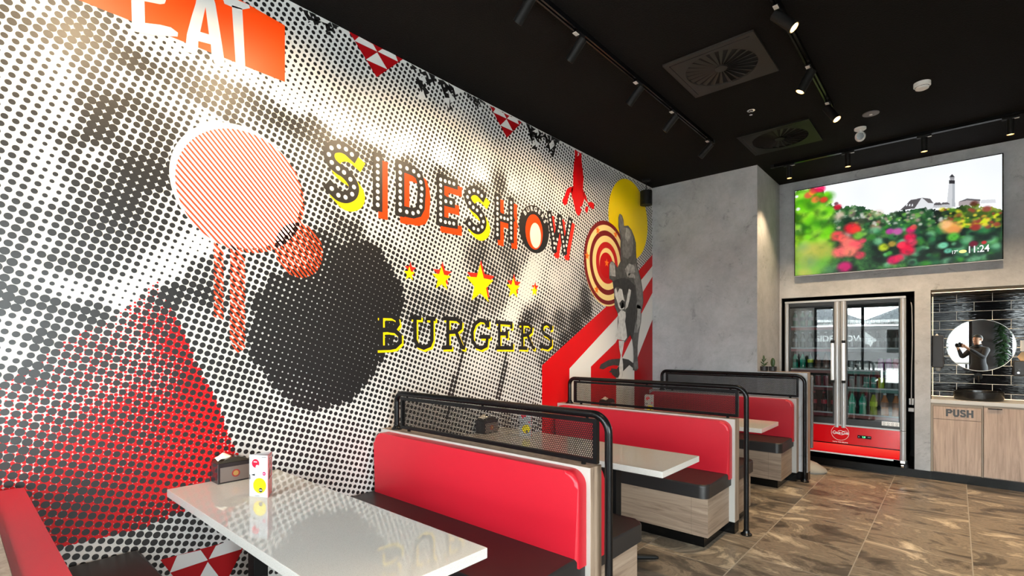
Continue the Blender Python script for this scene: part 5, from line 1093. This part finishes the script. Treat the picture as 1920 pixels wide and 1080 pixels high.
for A0, B0 in ((RG[0], RG[1]), (RG[1], RG[2]), (RG[2], RG[3]), (RG[3], RG[0])):
    for i in range(n): m.bm.faces.new((A0[i], A0[(i + 1) % n], B0[(i + 1) % n], B0[i]))
m.build('backlight_ring', M('backlight', (1, .8, .5), emit=(1.0, 0.68, 0.34), es=26.0), mr)
ls = MB().box(N2[0] + 0.008, N2[1] - 0.01, YB + 0.03, YB + 0.034, N2[2] - 0.0345, N2[2] - 0.0305)
ls.box(N2[0] + 0.0065, N2[0] + 0.0085, DEP - 0.008, DEP - 0.002, CT + 0.001, N2[2] - 0.04).box(N2[0] + 0.008, N2[1] - 0.01, DEP - 0.005, DEP - 0.001, CT + 0.0005, CT + 0.0035)
tag(ls.build('led_strip', LED), 'thin warm light strip edging the black tiled washbasin recess', 'light strip')
def dispenser(x, y, z0, z1, r_, label, kind='soap dispenser', dpt=0.10, wdt=0.10):
    t = thing('soap_dispenser' if kind == 'soap dispenser' else 'paper_towel_dispenser', (x, y, z0), label, kind)
    MB().box(x - wdt / 2, x + wdt / 2, y - dpt, y, z0, z1, bev=0.012, seg=4).build('housing', M('black_abs', (0.02, 0.02, 0.021), 0.45), t)
    return t
t = thing('paper_towel_dispenser', (2.80, 7.30, 1.2), 'tall dark grey dispenser on the left side of the washbasin recess', 'dispenser')
MB().box(N2[0] + 0.007, N2[0] + 0.105, 7.16, 7.42, 1.205, 1.555, bev=0.010, seg=3).build('housing', M('charcoal_abs', (0.028, 0.028, 0.03), 0.5), t)
MB().lathe((2.81, 7.20, 1.165), [(0.012, 0), (0.024, 0.012), (0.026, 0.038)], 16).build('outlet', M('clear_grey_plastic', (0.4, 0.37, 0.33), 0.3), t)
MB().lathe((2.80, 7.19, 1.556), [(0.014, 0), (0.010, 0.010), (0.004, 0.018)], 14).build('white_light_stud', WHITEP, t)  # white light above the dispenser, put in as a plain white shape
t = dispenser(3.475, DEP - 0.001, 1.128, 1.285, 0.02, 'black rounded soap dispenser right of the round mirror', wdt=0.135)
MB().cyl((3.445, DEP - 0.103, 1.160), (3.445, DEP - 0.100, 1.160), 0.010, n=16).build('push_button', CHROME, t)
MB().cyl((3.452, DEP - 0.103, 1.195), (3.452, DEP - 0.100, 1.195), 0.008, n=16).build('sensor_window', M('dark_glass', (0.05, 0.05, 0.06), 0.1), t)
t = thing('hexagon_sign', (3.50, DEP, 1.33), 'small wooden hexagon sign cut by the right picture edge', 'sign')
MB().prism([(3.505 + 0.062 * math.cos(a), DEP - 0.001, 1.325 + 0.062 * math.sin(a)) for a in [math.pi / 3 * k for k in range(6)]], (0, -0.012, 0)).build('plaque', M('light_plywood', rgb(200, 160, 110), 0.5, var=0.12), t)
tag(MB().box(3.465, 3.60, DEP - 0.006, DEP - 0.001, 1.245 + 0.14, 1.50).build('wall_notice', M('notice_white', (0.75, 0.75, 0.74), 0.6)), 'white notice on the tiles at the right picture edge', 'notice')

# ------------------------------------------------------------------ pavement sign parked by the fridge
t = thing('pavement_sign', (1.5, 6.62, 0), 'grey pavement sign parked between the low wall and the fridge', 'sign')
MB().box(1.05, 1.735, 6.55, 6.60, 0.27, 1.10, bev=0.012, seg=3).build('sign_frame', M('sign_frame_grey', rgb(120, 122, 124), 0.35, 0.6), t)
MB().box(1.085, 1.70, 6.5485, 6.6015, 0.305, 1.065).build('sign_sheet', M('sign_sheet_pale', rgb(190, 194, 196), 0.3), t)
bm_ = MB(); bm_.lathe((1.42, 6.575, 0.0), [(0.44, 0.0), (0.455, 0.02), (0.44, 0.05), (0.36, 0.10), (0.22, 0.145), (0.08, 0.165)], 40, sy=0.46); bm_.build('moulded_base', GRAYP, t)
MB().box(1.15, 1.20, 6.56, 6.59, 0.12, 0.28).box(1.60, 1.65, 6.56, 6.59, 0.08, 0.28).build('spring_leg', CHROME, t)

# ------------------------------------------------------------------ pot plants
LEAF = M('leaf_green', rgb(52, 74, 30), 0.5, var=0.3, vscale=30); LEAF2 = M('leaf_dark_green', rgb(34, 60, 30), 0.5, var=0.35, vscale=25)
def leafmesh(m, p, d, L_, w_, up=Vector((0, 0, 1)), bend=0.15):
    d = Vector(d).normalized(); s = d.cross(up); s = s.normalized() if s.length > 1e-3 else Vector((1, 0, 0)); nn = s.cross(d)
    pr = [(0, .15), (.25, .8), (.5, 1), (.75, .75), (1, .05)]; prev = None
    for t_, ww in pr:
        c = Vector(p) + d * L_ * t_ - Vector((0, 0, 1)) * bend * L_ * t_ * t_
        a, b_, e = m.bm.verts.new(c - s * w_ * ww), m.bm.verts.new(c + nn * w_ * 0.15 * ww), m.bm.verts.new(c + s * w_ * ww)
        if prev: m.bm.faces.new((prev[0], prev[1], b_, a)); m.bm.faces.new((prev[1], prev[2], e, b_))
        prev = (a, b_, e)
px, pz = WB(1432, 692, 6.15)
for (x, lb) in ((1.330, 'small black pot with upright leafy succulent on the low wall, left of two'), (1.418, 'small black pot with one oval cactus pad on the low wall, right of two')):
    t = thing('potted_succulent', (x, 6.145, 1.157), lb, 'plant')
    MB().lathe((x, 6.145, 1.157), [(0.034, 0), (0.040, 0.004), (0.042, 0.052), (0.037, 0.052), (0.036, 0.045)], 24).build('pot', M('black_ceramic_pot', (0.025, 0.024, 0.024), 0.5), t)
    m = MB()
    if x < 1.38:
        m.tube([(x, 6.145, 1.20), (x - 0.004, 6.145, 1.25), (x - 0.008, 6.145, 1.29)], 0.004, 8)
        for (dx, dz, z_, l_) in ((-.7, .75, 1.225, .055), (.75, .6, 1.225, .055), (-.45, .85, 1.25, .05), (.5, .8, 1.262, .045), (-.08, 1, 1.28, .055), (.95, .6, 1.215, .04), (-.9, .5, 1.21, .035)):
            e = Vector((dx, 0.15, dz)).normalized(); p0 = Vector((x - .003, 6.145, z_)); r_ = bmesh.ops.create_icosphere(m.bm, subdivisions=2, radius=1.0); q = e.to_track_quat('Z', 'Y').to_matrix()
            for v in r_['verts']: v.co = p0 + e * l_ / 2 + q @ Vector((v.co.x * 0.011, v.co.y * 0.006, v.co.z * l_ / 2))
    else:
        r_ = bmesh.ops.create_icosphere(m.bm, subdivisions=3, radius=1.0)
        for v in r_['verts']: v.co = Vector((x + 0.002 + v.co.x * 0.024, 6.145 + v.co.y * 0.012, 1.255 + v.co.z * 0.052))
    m.build('succulent_leaves', LEAF, t)
def bushy(name, x, y, z, hgt, rad, n, label, seed, pot=True, potc=(150, 110, 70), trail=False):
    rr = random.Random(seed); t = thing(name, (x, y, z), label, 'plant')
    if pot: MB().lathe((x, y, z), [(0.09, 0), (0.11, 0.01), (0.12, 0.16), (0.108, 0.16), (0.10, 0.14)], 28).build('pot', M('terracotta_%d' % potc[0], rgb(*potc), 0.6), t)
    m = MB()
    for k in range(n):
        a = rr.random() * 6.283; hh_ = rr.random(); zz = z + (0.16 if pot else 0) + hh_ * hgt; ra = rad * rr.random() * (1 if trail else .4)
        p_ = Vector((x + ra * math.cos(a) * 0.5, y + ra * math.sin(a) * 0.5, zz)); leafmesh(m, p_, (math.cos(a), math.sin(a), 0.7 - rr.random() * 0.6 if not trail else -0.3), rad * (.5 + rr.random() * .5) * (.38 if trail else 1), (0.028 + rr.random() * .02) * (.7 if trail else 1), bend=.3)
    m.build('foliage', LEAF2, t); MB().tube([(x, y, z + 0.01), (x + .01, y, z + hgt * .5), (x, y, z + hgt)], 0.008, 8).build('stem', LEAF, t)
SB = tag(box('window_bench', M('bench_top_grey', rgb(160, 158, 150), 0.5), (0.01, 3.2, YS + 0.001, YS + 0.36, 0.98, 1.02)), 'long grey bench top under the shop window behind the camera', 'bench')
for x in (0.2, 1.6, 3.15): MB().box(x - 0.02, x + 0.02, YS + 0.05, YS + 0.32, 0, 0.98).build('bench_leg', FR, SB)
bushy('potted_plant', 2.72, YS + 0.2, 1.02, 0.32, 0.22, 46, 'leafy plant in a tan pot on the window bench behind the camera', 1)
bushy('hanging_plant', 3.80, YS + 0.16, 0.9, 1.3, 0.26, 620, 'tall trailing dark green plant beside the charcoal shopfront panel', 2, pot=False, trail=True)
# lettering and arrow stuck on the shop window, read from the street
WG = YS - 0.0975
text_mesh('window_lettering', 'SIDESHOW', 0.22, lambda x, y: (0.58 - x * 0.0 + x, WG, 1.62 + y), VT, None, bold=0.006)
tag(bpy.data.objects['window_lettering'], 'white shop name lettering on the window behind the camera', 'lettering')
tag(Flat(lambda x, z: (x, WG, z)).poly([(1.16, 1.80), (1.42, 1.58), (1.34, 1.52), (1.28, 1.40), (1.24, 1.47), (1.16, 1.47)]).build('window_arrow', VT), 'white arrow sticker on the window behind the camera', 'sticker')
tag(MB().box(1.62, 2.15, WG + 0.002, WG + 0.005, 1.25, 1.85).build('window_poster', M('poster_pale', (0.6, 0.63, 0.62), 0.6, var=0.35, vscale=9)), 'pale poster on the shop window behind the camera', 'poster')

# ------------------------------------------------------------------ the street outside (seen in the fridge glass and mirror)
struct('ground', box('ground', M('pavement_grey', rgb(150, 148, 144), 0.8, var=0.1), (-12, 18, -30, YS - 0.2, -0.12, -0.02)))
def parasol(x, y, label, c):
    t = thing('parasol', (x, y, -0.02), label, 'parasol', 'street parasols')
    MB().cyl((x, y, -0.02), (x, y, 2.75), 0.025, n=12).build('pole', M('parasol_pole', (0.5, 0.5, 0.5), 0.4, 0.6), t)
    MB().cyl((x, y, -0.02), (x, y, 0.05), 0.25, n=24).build('base', M('concrete_base', (0.3, 0.3, 0.3), 0.8), t)
    m = MB(); n = 8; top = (x, y, 2.85); P = [(x + 1.5 * math.cos(2 * math.pi * i / n), y + 1.5 * math.sin(2 * math.pi * i / n), 2.2) for i in range(n)]
    for i in range(n): m.face([top, P[i], P[(i + 1) % n]])
    m.build('canopy', M('canopy_%d' % c[0], rgb(*c), 0.8), t)
    v = MB()
    for i in range(n):
        a, b_ = Vector(P[i]), Vector(P[(i + 1) % n]); v.prism([a, b_, b_ - Vector((0, 0, .08)), a - Vector((0, 0, .08))], Vector((x, y, 2.2)).__sub__(a).normalized() * 0.004)
    v.build('valance', M('canopy_white', (0.8, 0.8, 0.8), 0.8), t)
parasol(-0.6, -4.6, 'grey street parasol left of the shopfront', (70, 72, 76)); parasol(2.2, -5.4, 'dark street parasol opposite the shop window', (64, 68, 72))
MB_ = MB(); MB_.box(-12, 18, -29, -26, -0.02, 2.7)
tag(MB_.build('street_building', M('far_building', rgb(84, 82, 82), 0.8, var=0.15, vscale=1.5)), 'low grey building across the street', 'building')
rt = random.Random(8); t = thing('street_tree', (-2.6, -9, 0), 'green tree across the pavement', 'tree')
MB().tube([(-2.6, -9, -0.02), (-2.6, -9, 2.2), (-2.5, -9, 3.2)], 0.12, 10).build('trunk', M('bark', (0.1, 0.07, 0.05), 0.9), t)
m = MB()
for k in range(420):
    a = rt.random() * 6.28; b_ = rt.random() * 2 - 1; r_ = 1.3 * rt.random() ** .4
    p_ = Vector((-2.5 + r_ * math.cos(a) * math.sqrt(1 - b_ * b_), -9 + r_ * math.sin(a) * math.sqrt(1 - b_ * b_), 3.9 + r_ * b_)); leafmesh(m, p_, (math.cos(a), math.sin(a), b_), 0.3, 0.11)
m.build('crown', M('tree_green', rgb(40, 120, 70), 0.6), t)

# ------------------------------------------------------------------ the photographer, standing behind the camera (seen in the mirror)
Fv = Vector((-SN, CS, 0)); Rv = Vector((CS, SN, 0)); C0 = Vector((CAMX, 0, CAMZ)); Uv = Vector((0, 0, 1))
def pw(r, f, z): return Vector((CAMX, 0, 0)) + Rv * r + Fv * f + Uv * z
cm = thing('photo_camera', pw(0, -0.05, CAMZ - 0.05), 'black camera held up by the photographer', 'camera')
def obox(m, r0, r1, f0, f1, z0, z1):
    c = pw(0, 0, 0); P = [pw(r, f, z0) for r, f in ((r0, f0), (r1, f0), (r1, f1), (r0, f1))]; m.prism(P, (0, 0, z1 - z0))
m = MB(); obox(m, -0.066, 0.066, -0.142, -0.105, CAMZ - 0.052, CAMZ + 0.04); obox(m, -0.025, 0.025, -0.145, -0.098, CAMZ + 0.04, CAMZ + 0.062); obox(m, -0.066, -0.035, -0.120, -0.092, CAMZ - 0.05, CAMZ + 0.035); m.build('camera_body', M('camera_black'), cm)
m = MB(); m.cyl(pw(0, -0.105, CAMZ), pw(0, -0.022, CAMZ), 0.037, 0.040, n=32); m.build('lens_barrel', BMAT, cm)
pe = thing('person', pw(0.02, -0.55, 0), 'photographer in a dark jacket holding up a black camera, seen in the mirror', 'person')
def skin(name, joints, edges, levels=2):
    me = bpy.data.meshes.new(name); me.from_pydata([j[0] for j in joints], [(a, b_) for a, b_ in edges], []); me.update()
    o = bpy.data.objects.new(name, me); COL.objects.link(o)
    sk = o.modifiers.new('skin', 'SKIN'); sk.use_smooth_shade = True
    for i, j in enumerate(joints):
        r_ = j[1]; me.skin_vertices[0].data[i].radius = (r_, r_) if not isinstance(r_, tuple) else r_
    me.skin_vertices[0].data[0].use_root = True
    ss_ = o.modifiers.new('sub', 'SUBSURF'); ss_.levels = levels; ss_.render_levels = levels
    dg = bpy.context.evaluated_depsgraph_get(); out = bpy.data.meshes.new_from_object(o.evaluated_get(dg)); bpy.data.objects.remove(o)
    return out
# r = towards the camera's right, f = viewing direction, z = height
J = []; E_ = []
def jn(r, f, z, rad, par=None):
    J.append((tuple(pw(r, f, z)), rad)); i = len(J) - 1
    if par is not None: E_.append((par, i))
    return i
b0 = -0.56
pel = jn(0.02, b0, 0.92, (0.15, 0.115)); wst = jn(0.02, b0 + .005, 1.06, (0.145, 0.11), pel); che = jn(0.02, b0, 1.24, (0.165, 0.12), wst); shc = jn(0.02, b0 - .005, 1.36, (0.12, 0.09), che)
nk = jn(0.02, b0 + .01, 1.43, 0.056, shc); nk2 = jn(0.02, b0 + .025, 1.475, 0.054, nk); hd1 = jn(0.02, b0 + .045, 1.53, (0.070, 0.082), nk2); hd2 = jn(0.02, b0 + .04, 1.59, (0.078, 0.092), hd1); hd3 = jn(0.02, b0 + .03, 1.635, (0.066, 0.080), hd2)
for s in (-1, 1):
    sh_ = jn(0.02 + s * 0.155, b0, 1.35, 0.072, shc); el = jn(0.02 + s * 0.235, b0 + .16, 1.17, 0.050, sh_); fo = jn(0.02 + s * 0.16, b0 + .30, 1.30, 0.040, el); wr_ = jn(s * 0.098, b0 + .395, 1.392, 0.028, fo)
    pa = jn(s * 0.088, b0 + .435, 1.425, (0.036, 0.020), wr_)
    for k in range(4):                       # fingers curl round the camera's side and front
        zz = 1.462 - k * 0.021; L_ = (0.030, 0.034, 0.032, 0.026)[k]
        a1 = jn(s * 0.079, b0 + .450, zz, 0.0095, pa); a2 = jn(s * 0.078, b0 + .450 + L_, zz + .001, 0.0085, a1); a3 = jn(s * 0.062, b0 + .462 + L_, zz, 0.0078, a2)
    t1_ = jn(s * 0.075, b0 + .415, 1.450, 0.011, pa); t2_ = jn(s * 0.045, b0 + .408, 1.460, 0.0095, t1_)
    hp = jn(0.02 + s * 0.085, b0, 0.86, 0.10, pel); kn = jn(0.02 + s * 0.10, b0 + .02, 0.48, 0.062, hp); an = jn(0.02 + s * 0.115, b0 - .02, 0.10, 0.042, kn); tt = jn(0.02 + s * 0.13, b0 + .13, 0.045, 0.036, an)
me = skin('body', J, E_)
SKIN = M('skin', rgb(196, 150, 122), 0.5); JKT = M('dark_jacket', (0.022, 0.022, 0.025), 0.8, bump=0.3, bscale=300); TRS = M('dark_trousers', (0.015, 0.015, 0.02), 0.85); SHO = M('black_shoes', (0.01, 0.01, 0.01), 0.4)
for mm in (SKIN, JKT, TRS, SHO): me.materials.append(mm)
for p_ in me.polygons:
    c = p_.center - Vector((CAMX, 0, 0)); f_ = c.dot(Fv); z = c.z
    p_.material_index = 0 if (z > 1.455 and f_ < b0 + .2) or f_ > b0 + .375 else (1 if z > 0.90 else (2 if z > 0.10 else 3))
me.transform(Matrix.Translation(-wloc(pe))); bo = bpy.data.objects.new('body', me); COL.objects.link(bo); bo.parent = pe
me.polygons.foreach_set('use_smooth', [True] * len(me.polygons))
HAIR = M('black_hair', (0.01, 0.009, 0.008), 0.6)
m = MB(); r_ = bmesh.ops.create_icosphere(m.bm, subdivisions=4, radius=1.0)
for v in list(m.bm.verts):
    if v.co.z < 0.05 + 0.35 * max(0, v.co.y) and not (v.co.y < -0.15 and v.co.z > -0.35): m.bm.verts.remove(v)
for v in m.bm.verts: v.co = pw(0.02 + v.co.x * 0.084, b0 + .028 + v.co.y * 0.100, 1.592 + v.co.z * 0.098)
m.build('hair', HAIR, pe)
m = MB()
for (r_, f_, z_, a, b2, c2) in ((0, .128, 1.565, .011, .016, .020), (0, .136, 1.553, .014, .010, .009), (-.086, .025, 1.565, .010, .018, .030), (.086, .025, 1.565, .010, .018, .030), (0, .118, 1.505, .022, .014, .012)):
    q = bmesh.ops.create_icosphere(m.bm, subdivisions=2, radius=1.0)
    for v in q['verts']: v.co = pw(0.02 + r_ + v.co.x * a, b0 + f_ + v.co.y * b2, z_ + v.co.z * c2)
m.build('nose_and_ears', SKIN, pe)
m = MB()
for (r_, f_, z_, a, b2, c2) in ((-.030, .120, 1.585, .012, .006, .005), (.030, .120, 1.585, .012, .006, .005), (-.030, .122, 1.604, .018, .005, .004), (.030, .122, 1.604, .018, .005, .004), (0, .128, 1.527, .020, .005, .003)):
    q = bmesh.ops.create_icosphere(m.bm, subdivisions=2, radius=1.0)
    for v in q['verts']: v.co = pw(0.02 + r_ + v.co.x * a, b0 + f_ + v.co.y * b2, z_ + v.co.z * c2)
m.build('eyes_brows_and_mouth', HAIR, pe)
MB().lathe(pw(0.02, b0 + .015, 1.40), [(0.078, 0), (0.070, 0.03), (0.064, 0.06), (0.060, 0.06), (0.06, 0.0)], 24).build('collar', JKT, pe)
